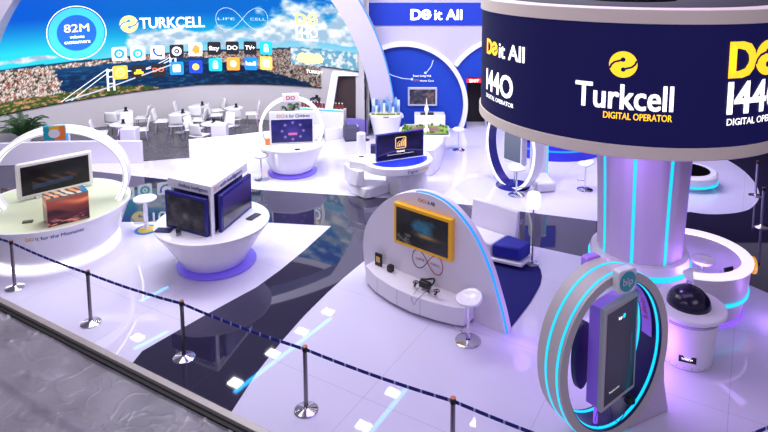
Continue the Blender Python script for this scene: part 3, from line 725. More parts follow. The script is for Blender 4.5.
def onL(u, v, w): return (dL.x*u+nL.x*w, dL.y*u+nL.y*w, v)      # u from the front corner to the left
def onR(u, v, w): return (dR.x*u+nR.x*w, dR.y*u+nR.y*w, v)
c0 = Vector((0, 0)); p1 = dL*1.22; p2 = dR*1.56; cen = (c0+p1+p2)/3
g = G(); g.prism([tuple(c0), tuple(p2), tuple(p1)], .84, 1.04); g.build('header', WHITEM, tw, bev=.01)
sh = lambda p: tuple(cen+(Vector(p)-cen)*.86)
g = G(); g.prism([sh(c0), sh(p2), sh(p1)], 0, .84); g.build('core', mat('core_dark', (34, 30, 90), .4), tw)
g = G(); g.prism([tuple(c0+nL*.03+nR*0), tuple(c0+dR*.09), tuple(c0+dL*.08+dR*.09), tuple(c0+dL*.08)], 0, .85); g.build('post', WHITE, tw)
def panel(g, f, u0, u1, v0, v1, w0, w1):
    P = [f(u, v, w) for w in (w0, w1) for u, v in ((u0, v0), (u1, v0), (u1, v1), (u0, v1))]
    g.add(P, [(0, 1, 2, 3), (7, 6, 5, 4), (0, 4, 5, 1), (1, 5, 6, 2), (2, 6, 7, 3), (3, 7, 4, 0)]); return g
def s_ai(U, V):
    im = mixc(C(16, 15, 22), C(66, 62, 74), (fbm(U*4, V*3, 17, 3)-.35)*2.2); im = mixc(im, C(20, 18, 26), np.exp(-(((U-.45)/.14)**2+((V-.5)/.3)**2))*.6)
    return mixc(im, C(130, 126, 134), np.exp(-(((U-.5)/.09)**2+((V-.42)/.12)**2))*.5)
def s_ai2(U, V):
    im = mixc(C(24, 18, 60), C(64, 46, 130), V); im = mixc(im, C(100, 94, 120), (V < .4-.25*U)*1.); return mixc(im, C(16, 14, 30), np.exp(-((V-.42+.2*U)/.06)**2)*.8)
for f, u0, u1, pic, lb in ((onL, .05, 1.2, s_ai, 'left screen showing a grey portrait'), (onR, .17, 1.52, s_ai2, 'right screen showing violet reflections')):
    g = panel(G(), f, u0, u1, .0, .80, .03, .11); mo = g.build('monitor', NAVY, tw, bev=.012); mo['label'] = lb
    picture('screen', 60, 40, (lambda f, a, b: lambda u, v, w: f(a+(b-a)*u, .07+.66*v, .112+w))(f, u0+.07, u1-.07), pic, SCR, mo, .003)
fl = lambda u, v, w: onL(1.2-u, v, w)
lettered('Artificial Intelligence', .3, 1.1, .9, .08, NAVTXT, tw, fl, .02, .006)
lettered('DO it', .1, .3, .9, .09, ORTXT, tw, onR, .03, .006); lettered('with Intelligence', .34, 1.3, .9, .09, NAVTXT, tw, onR, .02, .006)
def tablet(name, loc, rz, sx, sy, m, label, cat):
    g = G(); g.box(0, 0, .012, sx, sy, .02); o = g.build(name, m, None, bev=.006); o.location = loc; o.rotation_euler = (0, 0, rz); tag(o, label, cat); return o
tablet('tablet', (-4.9, 12.27, .985), R(-5), .34, .2, NAVYD, 'dark blue tablet lying on the left side of the two-screen counter', 'tablet')
tablet('tablet', (-3.2, 12.95, .985), R(65), .34, .16, mat('tablet_grey', (66, 64, 70), .3), 'dark grey tablet lying on the right side of the two-screen counter', 'tablet')
ph = thing('payment_terminal', 'small silver handheld device leaning beside the blue tablet', 'device', (-4.52, 12.05, .985), R(30))
g = G(); g.box(0, 0, .05, .12, .12, .1, top=.7); g.build('stand', CHROME, ph, bev=.01); g = G(); g.box(.0, -.02, .12, .1, .06, .1); g.build('handset', DARK, ph, bev=.01)

# 3 half-round wall with screen (life cell) -------------------------------------------------
dm = thing('half_round_wall', 'white half-round display wall with a blue lit edge and built-in bench', 'display wall', (.575, 11.25, 0), R(-39.04))
out = [(-1.66, 0), (-1.72, .4), (-1.73, .75), (-1.64, 1.11), (-1.42, 1.45), (-1.08, 1.79), (-.74, 1.99), (-.37, 2.12), (-.01, 2.15), (.34, 2.08), (.67, 1.89), (1.0, 1.56), (1.28, 1.08), (1.47, .59), (1.57, .3), (1.65, 0)]
oc = smooth_curve(out)
g = G(); g.slabxz(oc, 0, .22); g.build('panel', mat('lilac_white', (226, 220, 230), .5), dm)
# lit edge on the right half
eg = [p for p in oc if p[0] > -.4]
vs = []
for i, (x, z) in enumerate(eg):
    a = eg[max(0, i-1)]; b = eg[min(len(eg)-1, i+1)]; dx, dz = b[0]-a[0], b[1]-a[1]; l = math.hypot(dx, dz); nx, nz = -dz/l, dx/l
    if nx*0.1+nz < 0 and x < .5: nx, nz = -nx, -nz
    if x > .5 and nx < 0: nx, nz = -nx, -nz
    for e, y in ((-.01, .03), (.014, .03), (.014, .085), (-.01, .085)): vs.append((x+nx*e, y, z+nz*e))
g = G(); g.add(vs, [(4*i+k, 4*i+(k+1) % 4, 4*i+4+(k+1) % 4, 4*i+4+k) for i in range(len(eg)-1) for k in range(4)]); g.build('edge_light', BLUEL, dm)
# bench, front edge bulges towards the viewer
bp_ = [(-1.42, 0), (-1.42, -.28), (-1.0, -.46), (-.5, -.56), (0, -.58), (.5, -.5), (.85, -.4), (1.0, -.32), (1.0, 0)]
g = G(); g.prism(bp_, .06, .40); g.build('bench', mat('bench_white', (230, 226, 234), .4), dm, bev=.012)
g = G(); g.prism([(x*.97, y*.9) for x, y in bp_], 0, .06); g.build('plinth', mat('plinth_grey', (150, 140, 170), .5), dm)
decal('panel_seam', join(*[rectgeo(x, x+.006, .08, .38) for x in (-.9, -.35, .2)]), lambda u, v, w: (u, -.585+.09*abs(u)**2-w, v), GREY, dm, .004)
g = G(); g.box(-.12, -.06, 1.44, 1.36, .12, .82); fr = g.build('screen_frame', YEL, dm, bev=.012)
def s_life(U, V):
    im = mixc(C(20, 19, 22), C(38, 36, 40), fbm(U*4, V*3, 2, 3)); d = ((U-.52)/.26)**2+((V-.6)/.3)**2+(fbm(U*5, V*5, 7, 3)-.5)*1.6
    im = mixc(im, C(48, 104, 146), np.clip((1-d)*1.1, 0, 1)*(.5+.5*fbm(U*7, V*6, 21, 3))); im = mixc(im, C(150, 110, 60), np.exp(-(((U-.6)/.2)**2+((V-.38)/.06)**2))*.8)
    return mixc(im, C(120, 120, 120), ((U < .3)*(V < .3)*(fbm(U*20, V*20, 4) > .55))*.5)
picture('screen', 70, 46, lambda u, v, w: (-.12-.615+1.23*u, -.122-w, 1.44-.345+.69*v), s_life, SCR, fr)
lettered('DO', -.28, -.1, 1.96, .075, ORTXT, dm, front(0), .04, .006); lettered('it All', -.06, .1, 1.96, .075, NAVTXT, dm, front(0), .04, .006)
decal('infinity_sign', infgeo(0, 0, .36, .018, -pi/2, pi/2, ky=1.25), front(0, -.06, .80), REDTXT, dm, .006)
decal('infinity_sign', infgeo(0, 0, .36, .018, pi/2, 3*pi/2, ky=1.25), front(0, -.06, .80), mat('dark_blue_line', (52, 60, 110), .5), dm, .006)
lettered('LIFE', -.34, -.13, .78, .045, REDTXT, dm, front(0), .01, .006); lettered('CELL', .02, .23, .78, .045, REDTXT, dm, front(0), .01, .006)
MD = Matrix.Translation((.575, 11.25, 0)) @ Matrix.Rotation(R(-39.04), 4, 'Z')
def ondm(x, y, z): p = MD @ Vector((x, y, z)); return (p.x, p.y, p.z)
cs = thing('card_stand', 'black upright card stand with a gold print at the left end of the bench', 'stand', ondm(-1.2, -.12, .405), R(-39))
g = G(); g.box(0, 0, .13, .17, .04, .26); g.build('board', DARK, cs, bev=.006)
decal('gold_print', rectgeo(-.05, .05, .08, .2, .01), front(-.02), mat('gold_print', (220, 180, 90), .5), cs, .003)
bx = thing('black_box', 'small black cube box on the bench next to the card stand', 'box', ondm(-.87, -.14, .405), R(-39))
g = G(); g.box(0, 0, .06, .11, .11, .12); g.build('box_body', DARK, bx, bev=.008); g = G(); g.box(0, 0, .125, .08, .08, .012); g.build('lid', BLACKG, bx)
bx = thing('black_box', 'small black box at the right end of the bench, beside the bar stool', 'box', ondm(.86, -.16, .405), R(-39))
g = G(); g.box(0, 0, .07, .12, .1, .13); g.build('box_body', DARK, bx, bev=.01); g = G(); g.box(0, 0, .14, .09, .07, .012); g.build('lid', BLACKG, bx)
vr = thing('headset', 'tangle of black virtual reality headset, straps and handles on the bench', 'headset', ondm(.1, -.26, .405), R(-39))
g = G(); g.box(-.02, 0, .1, .24, .12, .13); g.build('visor', DARK, vr, bev=.03)
g = G(); g.tube([(-.02+.13*cos(t), .08+.12*sin(t), .13+.03*sin(2*t)) for t in [i*pi/10 for i in range(20)]], .018, 6, True); g.build('strap', DARK, vr)
for sx, rz in ((-.24, .5), (.24, -.4), (.1, 1.2)):
    g = G(); g.tube([(sx, -.05, .02), (sx+.06*cos(rz), -.1, .06), (sx+.1*cos(rz), -.12, .14)], .022, 8); g.tube([(sx+.1*cos(rz)+.05*cos(t), -.12+.05*sin(t), .15) for t in [i*pi/6 for i in range(12)]], .01, 6, True); g.build('handle', DARK, vr)
g = G(); g.tube([(-.05, -.12, .1), (-.1, -.2, .02), (-.08, -.36, -.05), (.0, -.37, -.13), (.06, -.36, -.02), (.08, -.2, .03), (.1, -.1, .06)], .005, 6); g.build('cable', GREY, vr)

# 4 small kiosk with hoop
kp = thing('hooped_kiosk', 'round white kiosk with a lit circular hoop and a blue children screen', 'kiosk', (-3.35, 18.65, 0), R(8))
g = G(); g.lathe([(.01, .1), (.6, .1), (.68, .16), (.82, .5), (.97, .85), (1.02, .9), (1.02, .94), (.01, .95)], 64); g.build('body', WHITE, kp)
g = G(); g.lathe([(.5, .0), (.72, .0), (.76, .02), (.76, .04), (.55, .1)], 64); g.build('base_ring', MATS['violet_gloss'], kp)
g = G(); g.ring(.92, .93, 1.40, -.1, .1, -.03, .06, -30, 210, 90); g.build('hoop', WHITEM, kp)
g = G(); g.ring(.92, .93, 1.40, -.112, -.098, -.03, .055, -30, 210, 90); g.build('hoop_light', WLED1, kp)
g = G(); g.box(.02, -.15, 1.46, 1.34, .14, .98); g.build('screen_case', WHITEM, kp, bev=.015)
def s_kid(U, V):
    im = mixc(C(30, 28, 100), C(44, 46, 140), (fbm(U*4, V*3, 6, 3)-.3)*1.5); d = ((U-.52)/.22)**2+((V-.5)/.28)**2
    im = mixc(im, C(90, 70, 180), np.exp(-d)*.7); im = mixc(im, C(230, 120, 190), ((np.abs(U-.52) < .11)*(np.abs(V-.36) < .05))*1.)
    for a in range(8): im = mixc(im, C(190, 160, 230), np.exp(-(((U-.52-.26*cos(a*.785))/.03)**2+((V-.5-.36*sin(a*.785))/.05)**2)))
    return im
picture('screen', 80, 50, lambda u, v, w: (-.60+1.24*u, -.222-w, 1.0+.72*v), s_kid, SCR, kp)
lettered('DO', -.42, -.2, 1.78, .1, ORTXT, kp, front(-.22), .03, .006); lettered('it for Children', -.16, .56, 1.78, .1, NAVTXT, kp, front(-.22), .02, .006)
g = G(); g.box(0, -.13, 2.38, .5, .1, .26); bq = g.build('badge', WHITEM, kp, bev=.02)
lettered('DO', -.13, .13, 2.32, .12, mat('badge_red', (225, 80, 60), .5), bq, front(-.18), .04, .006)
g = G(); g.box(-.72, -.2, 1.03, .14, .08, .22); o = g.build('flyer_box', mat('orange_print', (245, 120, 60), .5), kp, bev=.01); o['label'] = 'orange flyer holder'
tablet('tablet', (-3.05, 17.85, .955), R(8), .15, .08, DARK, 'tiny black tablet on the front rim of the hooped children kiosk', 'tablet')

# 5 half-disc counter with the finance screen
fp = thing('half_disc_counter', 'white counter with a blue half-disc top under the finance screen', 'counter', (-.03, 16.86, 0), R(25))
half = [(.83*cos(R(a)), -.02+.62*sin(R(a))) for a in range(180, 361, 8)]
outr = [(-1.0, .1)]+[(.98*cos(R(a)), -.02+.78*sin(R(a))) for a in range(184, 357, 7)]+[(1.05, .15), (1.0, .5), (-1.15, .95), (-1.3, .5)]
g = G(); g.prism(outr, .78, .985); g.build('countertop', WHITE, fp, bev=.02)
g = G(); g.prism(half, .985, .995); g.build('blue_inlay', mat('inlay_blue', (34, 52, 190), .3), fp)
g = G(); g.prism([(-.25, -.62)]+[(.3+.42*cos(R(a)), -.25+.42*sin(R(a))) for a in range(230, 371, 14)]+[(.72, .4), (-.25, .4)], 0, .78); g.build('pedestal', WHITE, fp, bev=.03)
g = G(); g.prism([(-1.25, .5), (-1.05, .0), (-.9, -.05), (-.25, .1), (-.25, .4), (-1.2, .95)], 0, .3); g.prism([(-1.3, .5), (-1.2, .15), (-1.0, .1), (-1.0, .9), (-1.3, .95)], .3, .78); g.build('side_leg', WHITE, fp, bev=.04)
g = G(); g.box(0.05, .08, .01, 1.4, .5, .02); 
lettered('Digital', -.1, .2, .84, .08, NAVTXT, fp, lambda u, v, w: (u, -.80+.35*u*u-w, v), .01, .004); lettered('Customer', .24, .6, .84, .08, ORTXT, fp, lambda u, v, w: (u, -.80+.45*u*u-w, v), .01, .004)
fs_ = thing('finance_screen', 'blue framed screen with a gold bar chart icon on the half-disc counter', 'screen', (.02, 16.9, .99), R(25))
g = G(); g.box(0, .06, .38, 1.46, .1, .76); g.build('frame', NAVY, fs_, bev=.012)
picture('screen', 60, 40, lambda u, v, w: (-.69+1.38*u, .008-w, .04+.68*v), lambda U, V: mixc(mixc(C(14, 12, 44), C(52, 40, 120), (fbm(U*2, V*2, 9, 3)-.3)*1.6), C(110, 90, 190), np.exp(-((V-.3+.5*(U-.5)**2)/.02)**2)*.8), SCR, fs_)
GOLD = emis('gold_icon', (240, 190, 90), .9); ff = front(.005)
o_, i_ = rectgeo(-.17, .17, .3, .64, .05), rectgeo(-.145, .145, .325, .615, .04)
nn = len(o_[0]); decal('chart_icon', (o_[0]+i_[0], [(i, (i+1) % nn, nn+(i+1) % nn, nn+i) for i in range(nn)]), ff, GOLD, fs_, .008)
decal('chart_icon', join(*[rectgeo(-.11+.055*i, -.075+.055*i, .36, .42+.035*i) for i in range(5)], linegeo([(-.12, .44), (-.04, .52), (.0, .49), (.11, .6)], .018)), ff, GOLD, fs_, .008)
lettered('FINANCE', -.12, .12, .2, .045, TXTW, fs_, ff, .02, .008); lettered('Financial services and solutions', -.4, .4, .14, .025, TXTW, fs_, ff, 0, .008)
# white stand + cylinder on this counter
o = G().cyl(0, 0, 0, .62, .13, 24).build('white_column', WHITE, None, bev=.01); o.location = (-1.12, 17.35, .99); tag(o, 'plain white column box on the left end of the half-disc counter', 'column')
o = G().box(0, 0, .12, .22, .2, .24).build('navy_box', NAVYD, None, bev=.01); o.location = (-.74, 17.45, .99); tag(o, 'small navy box behind the left edge of the finance screen', 'box')
tablet('tablet', (-1.1, 17.07, .985), R(10), .14, .08, DARK, 'tiny black tablet at the left tip of the half-disc counter', 'tablet')

# long white display table with the tower landscape model
mt = thing('model_table', 'long white sloping display table behind the finance screen', 'table', (0, 0, 0))
tp = [(-.1, 19.75), (-.02, 20.8), (1.66, 20.85), (1.32, 18.9), (1.05, 18.25), (.5, 18.0), (-.7, 18.5), (-.75, 19.2)]
g = G(); cxm, cym = .6, 19.3; vs = [(cxm+(x-cxm)*.9, cym+(y-cym)*.96, 0) for x, y in tp]+[(x, y, .84) for x, y in tp]; n = len(tp)
g.add(vs, [tuple(range(n-1, -1, -1)), tuple(range(n, 2*n))]+[(i, (i+1) % n, n+(i+1) % n, n+i) for i in range(n)]); g.build('table_body', WHITE, mt, bev=.03)
md = thing('landscape_model', 'green and brown landscape model tray with a slim white observation tower', 'scale model', (.85, 20.1, .845), R(-3))
g = G(); g.box(0, 0, .03, 1.6, 1.15, .06); g.build('tray', WHITE, md, bev=.01)
def s_land(U, V):
    im = mixc(C(120, 84, 66), C(164, 122, 92), (fbm(U*8, V*6, 3, 3)-.3)*2); e = np.minimum(np.minimum(U, 1-U), np.minimum(V, 1-V)); return mixc(im, mixc(C(96, 140, 40), C(170, 190, 60), fbm(U*9, V*9, 8, 3)), (.2+.1*fbm(U*4, V*4, 5)-e)*14)
def landm(u, v, w): return (-.76+1.52*u, -.54+1.08*v, .065+.06*float(fbm(np.array(u*4.), np.array(v*4.), 5))+w)
picture('terrain', 40, 30, landm, s_land, PRINT, md)
g = G(); g.lathe([(.06, .08), (.035, .3), (.03, .7), (.05, .74), (.075, .8), (.06, .88), (.02, .96), (.008, 1.15), (.001, 1.2)], 16, .03, -.15); g.lathe([(.1, .08), (.08, .16), (.05, .18)], 16, .03, -.15); o = g.build('observation_tower', WLED1, md); o['label'] = 'bright white tower'
g = G()
for i in range(70):
    a, b = random.random(), random.random()
    if min(a, 1-a, b, 1-b) < .2: p = landm(a, b, 0); g.lathe([(.03, p[2]), (.025, p[2]+.05), (.001, p[2]+.09)], 6, p[0], p[1])
o = g.build('tiny_trees', mat('model_green', (70, 110, 30), .8), md); o['kind'] = 'stuff'
o = thing('display_plinth', 'white box plinth with a dark screen on top, below the wall television', 'plinth', (1.12, 22.9, 0))
G().box(0, 0, .38, 1.15, .6, .76).build('plinth_body', WHITE, o, bev=.02); G().box(-.1, -.05, .775, .5, .3, .03).build('top_screen', DARK, o, bev=.005)
o = thing('side_table', 'small square white table on a thin leg under the blue wall', 'table', (.36, 21.8, 0))
G().box(0, 0, .58, .42, .36, .05).build('tabletop', WHITE, o, bev=.008); G().cyl(0, 0, .02, .56, .03, 12).build('leg', WHITE, o); G().cyl(0, 0, 0, .02, .15, 20).build('base', WHITE, o)

# city model counter at the arch foot
sp = thing('city_counter', 'white half-round counter at the foot of the giant arch', 'counter', (-.52, 22.3, 0))
g = G(); g.lathe([(.01, 0), (.42, 0), (.48, .3), (.60, .84), (.62, .9), (.01, .9)], 48); g.build('body', WHITE, sp)
g = G(); g.box(.5, .1, .8, .3, .3, .1); g.build('side_wing', WHITE, sp, bev=.03)
cm = thing('city_model', 'miniature city skyline with pale blue towers on the half-round counter', 'scale model', (-.52, 22.3, .905))
cm.scale = (.8, .8, .9)
BT = [mat('tower_a', (130, 166, 215), .3), mat('tower_b', (214, 224, 236), .3), mat('tower_c', (86, 120, 185), .3)]
for i in range(20):
    x = -.58+1.16*(i % 10)/9+random.uniform(-.02, .02); y = .05+.2*(i//10); h = random.uniform(.2, .42)+(.16 if i//10 else 0); w_ = random.uniform(.08, .14)
    g = G(); g.box(x, y, h/2+.02, w_, .1, h)
    if i % 3 == 0: g.box(x, y, h+.05, w_*.6, .06, .08)
    for k in range(6): g.box(x, y-.052, .06+h*k/6.5, w_*.9, .006, .012)
    g.build('tower_block', BT[i % 3], cm)
GR = mat('cream_model', (226, 224, 190), .5); g = G()
for i in range(26): g.box(-.6+1.2*i/25, -.22+.1*cos(i), .05, .035, .04, random.uniform(.05, .16))
g.build('low_houses', GR, cm)
g = G()
for i in range(30): x = -.62+1.24*i/29; g.lathe([(.03, .01), (.02, .06), (.002, .11)], 6, x, -.34+.25*x*x)
o = g.build('tiny_trees', mat('olive', (110, 116, 50), .8), cm); o['kind'] = 'stuff'
G().box(0, 0, .01, 1.3, .8, .02).build('model_base', GR, cm)
tablet('nameplate', (-.5, 21.76, .905), 0, .2, .06, DARK, 'tiny black plate on the front edge of the city counter', 'plate')
# thin black monitor pole by the arch
o = thing('pole_stand', 'thin black pole on a small base in front of the giant arch foot', 'pole', (-1.25, 22.0, 0))
G().cyl(0, 0, .01, 2.0, .025, 10).build('pole', DARK, o); G().cyl(0, 0, 0, .02, .14, 16).build('base', DARK, o); G().box(0, 0, 1.75, .07, .05, .5).build('fixture', DARK, o)

# bar counter with bottles, coffee machine, plant
bar = thing('bar_counter', 'white bar counter with a cyan lit ledge right of the cafe', 'bar', (-2.9, 23.1, 0), R(-14))
g = G(); g.box(0, 0, .48, 1.75, .55, .96); g.build('body', WHITE, bar, bev=.02); g = G(); g.box(0, -.29, .93, 1.7, .02, .03); g.build('ledge_light', CYAN, bar)
bt0 = thing('juice_bottle', 'dark red bottle with white cap in the row on the bar counter', 'bottle', (0, 0, 0), 0, 'dark red bottles in a row on the bar')
G().lathe([(.001, 0), (.045, 0), (.05, .02), (.05, .14), (.02, .18), (.02, .2), (.001, .2)], 12).build('bottle_body', mat('wine_red', (120, 44, 44), .3), bt0); G().cyl(0, 0, .2, .235, .024, 10).build('cap', WHITE, bt0)
for i in range(14):
    a = R(-14); x = -.82+1.6*i/13; L_ = (-2.9+x*cos(a)+.12*sin(a), 23.1+x*sin(a)-.12*cos(a), .96)
    if i == 0: bt0.location = L_
    else: dup(bt0, L_, 0, bt0['label'])
cf = thing('coffee_machine', 'black and silver coffee machine on the bar behind the bottles', 'coffee machine', (-3.25, 23.32, .96), R(-14))
G().box(0, 0, .16, .34, .26, .32).build('machine_body', DARK, cf, bev=.02); G().box(0, -.14, .22, .26, .04, .1).build('front_plate', CHROME, cf, bev=.005); G().cyl(.06, 0, .32, .42, .06, 14).build('bean_hopper', BLACKG, cf)
o = thing('cube_pouf', 'dark grey cube pouf standing beside the giant arch foot', 'pouf', (-1.8, 22.05, 0), R(12))
G().box(0, 0, .27, .5, .5, .46).build('cushion', mat('pouf_grey', (74, 72, 96), .8), o, bev=.02); G().box(0, 0, .02, .46, .46, .04).build('base', DARK, o)

# ------------------------------------------------------------------ plants
def palm(loc, h, spread, label, n=34, seed=1):
    rnd = random.Random(seed); t = thing('potted_palm', label, 'plant', loc)
    G().lathe([(.001, 0), (.16, 0), (.22, .35), (.2, .37), (.001, .35)], 24).build('pot', WHITE, t)
    LG = mat('palm_green', (40, 78, 34), .6, var=.3, bscale=5)
    g = G()
    for i in range(n):
        a = rnd.uniform(0, 2*pi); L = rnd.uniform(.6, 1)*spread; up = rnd.uniform(.35, 1)*h
        P = []
        for k in range(9):
            s = k/8; P.append(Vector((L*s*cos(a), L*s*sin(a), .35+up*(1.7*s-1.0*s*s)*1.0)))
        g.tube([tuple(p) for p in P], [.008]*9, 4)
        side = Vector((-sin(a), cos(a), 0))
        for k in range(2, 9):
            for s_ in (-1, 1):
                for e in (0, .5):
                    p = P[k-1].lerp(P[k], e); d = (P[k]-P[k-1]).normalized(); tip = p+side*s_*.17*(1.15-k/10)+d*.12+Vector((0, 0, -.05))
                    q = d*.012; g.add([tuple(p-q), tuple(p+q), tuple(p.lerp(tip, .5)+q*1.4+Vector((0, 0, .01))), tuple(tip)], [(0, 1, 2, 3)])
    g.build('fronds', LG, t, recalc=False)
palm((-13.1, 21.0, 0), 1.2, .8, 'feathery green palm at the far left below the video wall', 46, 2)
palm((-4.25, 23.4, 0), 1.0, .38, 'small green leafy plant behind the coffee machine', 16, 5)
ls = thing('light_post', 'tall post with a glowing cyan and violet light line at the far left', 'light', (-13.7, 20.0, 0))
G().box(0, 0, .7, .12, .12, 1.4).build('post', WHITEM, ls, bev=.01); G().box(0, -.065, .75, .05, .02, 1.2).build('light_line', BLUEL, ls)
ls = thing('light_post', 'short post with a glowing cyan line between the arched badge and the cafe', 'light', (-11.5, 20.9, 0))
G().box(0, 0, .4, .1, .1, .8).build('post', WHITEM, ls, bev=.01); G().box(0, -.055, .45, .05, .02, .6).build('light_line', BLUEL, ls)

# ------------------------------------------------------------------ cafe chairs and tables
CW = mat('chair_white', (236, 234, 236), .35)
def chair(label):
    t = thing('cafe_chair', label, 'chair', (0, 0, 0), 0, None)
    g = G(); vs = []
    for i in range(7):
        for k in range(7):
            x = -.23+.46*i/6; y = -.22+.44*k/6; vs.append((x, y, .45+.6*x*x*.4+.0))
    g.add(vs, [(i*7+k, i*7+k+1, i*7+k+8, i*7+k+7) for i in range(6) for k in range(6)]); o = g.build('seat', CW, t); m = o.modifiers.new('s', 'SOLIDIFY'); m.thickness = .035
    g = G(); vs = []
    for i in range(7):
        for k in range(6):
            x = -.23+.46*i/6; z = .47+.4*k/5; vs.append((x*(1-.03*k), .22+.08*k/5-.5*x*x, z))
    g.add(vs, [(i*6+k, i*6+k+1, i*6+k+7, i*6+k+6) for i in range(6) for k in range(5)]); o = g.build('backrest', CW, t); m = o.modifiers.new('s', 'SOLIDIFY'); m.thickness = .03
    for sx in (-1, 1):
        for sy in (-1, 1): G().tube([(sx*.15, sy*.14, .44), (sx*.21, sy*.2, 0)], .014, 6).build('leg', CHROME, t)
    return t
def cafe_table(label):
    t = thing('cafe_table', label, 'table')
    G().cyl(0, 0, .71, .74, .36, 32).build('tabletop', WHITE, t, bev=.008); G().cyl(0, 0, .02, .71, .03, 12).build('pole', CHROME, t); G().lathe([(.001, 0), (.22, 0), (.22, .015), (.03, .03)], 24).build('base', CHROME, t); return t
tabs = [(-9.95, 21.5, 'round white cafe table nearest the left partition end'), (-10.65, 23.3, 'round white cafe table against the wall, far left of the cafe'), (-8.35, 23.0, 'round white cafe table in the middle of the cafe, behind the entrance'),
        (-6.75, 21.6, 'round white cafe table just behind the partition left of the hooped kiosk'), (-6.55, 23.9, 'round white cafe table at the wall directly left of the hooped kiosk'), (-8.0, 24.25, 'round white cafe table at the wall, second from the middle')]
t0 = None; c0_ = None
chs = [(0, 200, 'white cafe chair left of the table nearest the partition end'), (0, 20, 'white cafe chair right of the table nearest the partition end'), (0, 100, 'white cafe chair behind the table nearest the partition end'),
       (1, 10, 'white cafe chair at the wall, right of the far left table'),
       (2, 190, 'white cafe chair left of the middle cafe table'), (2, 278, 'white cafe chair in front of the middle cafe table'), (2, 5, 'white cafe chair right of the middle cafe table'), 
       (5, 30, 'white cafe chair against the wall right of the middle tables'), (1, 265, 'white cafe chair in front of the far left wall table'),
       (5, 190, 'white cafe chair left of the wall table in the middle'), (5, 275, 'white cafe chair in front of the wall table in the middle'),
       (3, 165, 'white cafe chair left of the table behind the partition'), (3, 60, 'white cafe chair behind right of the table at the partition'), (3, 250, 'white cafe chair between the partition and its table'),
       (4, 190, 'white cafe chair left of the wall table beside the hooped kiosk'), (4, 15, 'white cafe chair right of the wall table beside the hooped kiosk'), (4, 285, 'white cafe chair in front of the wall table beside the hooped kiosk')]
for i, (x, y, l) in enumerate(tabs):
    if t0 is None: t0 = cafe_table(l); t0['group'] = 'round white cafe tables'; t0.location = (x, y, .004)
    else: dup(t0, (x, y, .004), 0, l)
for i, a, l in chs:
    x, y, _ = tabs[i]; X = x+.68*cos(R(a)); Y = y+.62*sin(R(a))
    if c0_ is None: c0_ = chair(l); c0_['group'] = 'white cafe chairs'; c0_.scale = (1.12, 1.12, 1.08); c0_.location = (X, Y, .004); c0_.rotation_euler = (0, 0, R(a-90))
    else: dup(c0_, (X, Y, .004), R(a-90), l)
nh = ['small black holder on the table nearest the partition end', 'small black holder on the far left wall table', 'small black holder on the middle cafe table', 'small black holder on the table behind the partition', 'small black holder on the wall table beside the hooped kiosk', 'small black holder on the wall table in the middle']
h0 = None
for (x, y, _), l in zip(tabs, nh):
    if h0 is None:
        h0 = thing('menu_holder', l, 'holder', (x+.08, y+.05, .745), .4, 'black menu holders on the cafe tables'); G().box(0, 0, .015, .14, .1, .03).build('base', DARK, h0, bev=.004); G().box(0, 0, .09, .1, .02, .14).build('card', DARK, h0, bev=.003)
    else: dup(h0, (x+.08, y+.05, .745), .8, l)
for x, y, l in ((-9.0, 20.1, 'lilac white square box at the right end of the left partition'), (-6.15, 20.62, 'white square box just behind the partition at the cafe entrance')):
    o = G().box(0, 0, .5, .5, .4, 1.0).build('display_plinth', MATS['partition_lilac'], None, bev=.02); o.location = (x, y, 0); tag(o, l, 'plinth')

# ------------------------------------------------------------------ stools
def bar_stool(label, seat='scoop', h=.76, group='white bar stools'):
    t = thing('bar_stool', label, 'stool', (0, 0, 0), 0, group)
    G().lathe([(.001, 0), (.22, 0), (.225, .012), (.2, .022), (.04, .035)], 40).build('base', CHROME, t)
    G().cyl(0, 0, .03, h-.02, .024, 14).build('pole', CHROME, t)
    if seat == 'scoop':
        g = G(); n = 18; vs = []
        for j in range(7):
            r = .22*j/6
            for i in range(n):
                a = 2*pi*i/n; lift = .09*(j/6)**2*max(0, cos(a-pi/2))**1+.035*(j/6)**3; vs.append((r*1.05*cos(a), r*.95*sin(a), h+lift))
        g.add(vs, [(j*n+i, j*n+(i+1) % n, (j+1)*n+(i+1) % n, (j+1)*n+i) for j in range(6) for i in range(n)]); o = g.build('seat', WHITE, t); m = o.modifiers.new('s', 'SOLIDIFY'); m.thickness = .045; m.offset = -1
        G().tube([(0, -.0, .26), (.0, -.16, .28), (.1, -.2, .28), (-.1, -.2, .28)], .01, 6).build('footrest', CHROME, t)
    else:
        G().lathe([(.001, h-.06), (.12, h-.06), (.2, h-.02), (.21, h+.03), (.15, h+.08), (.001, h+.09)], 28).build('seat', WHITE, t)
    return t
s1 = bar_stool('white scooped bar stool on a chrome disc in front of the half-round wall bench'); s1.location = (1.18, 10.03, .002); s1.rotation_euler = (0, 0, R(-60))
dup(s1, (3.26, 16.7, .002), R(20), 'white bar stool before the blue hooped kiosk behind the sofa')
dup(s1, (5.3, 17.1, .002), R(-100), 'white bar stool left of the pillar, in the far bright zone')
s2 = bar_stool('white mushroom stool on the white floor right of the landscape model', 'round', .72, 'round white stools'); s2.location = (2.02, 20.8, .002)
dup(s2, (-4.16, 17.95, .002), 0, 'white mushroom stool in front left of the hooped children kiosk')
dup(s2, (5.5, 10.92, .002), 0, 'front one of two white stools inside the curved right counter')
dup(s2, (5.93, 11.5, .002), 0, 'rear one of two white stools inside the curved right counter')
hs = thing('round_side_table', 'slim white side table between the left pod and the two-screen counter', 'table', (-6.2, 14.46, 0))
G().cyl(0, 0, .0, .012, .27, 36).build('base_disc', mat('disc_blue2', (30, 110, 190), .3), hs); G().cyl(0, 0, .012, .016, .2, 36).build('base_inlay', mat('disc_yellow', (220, 190, 40), .3), hs)
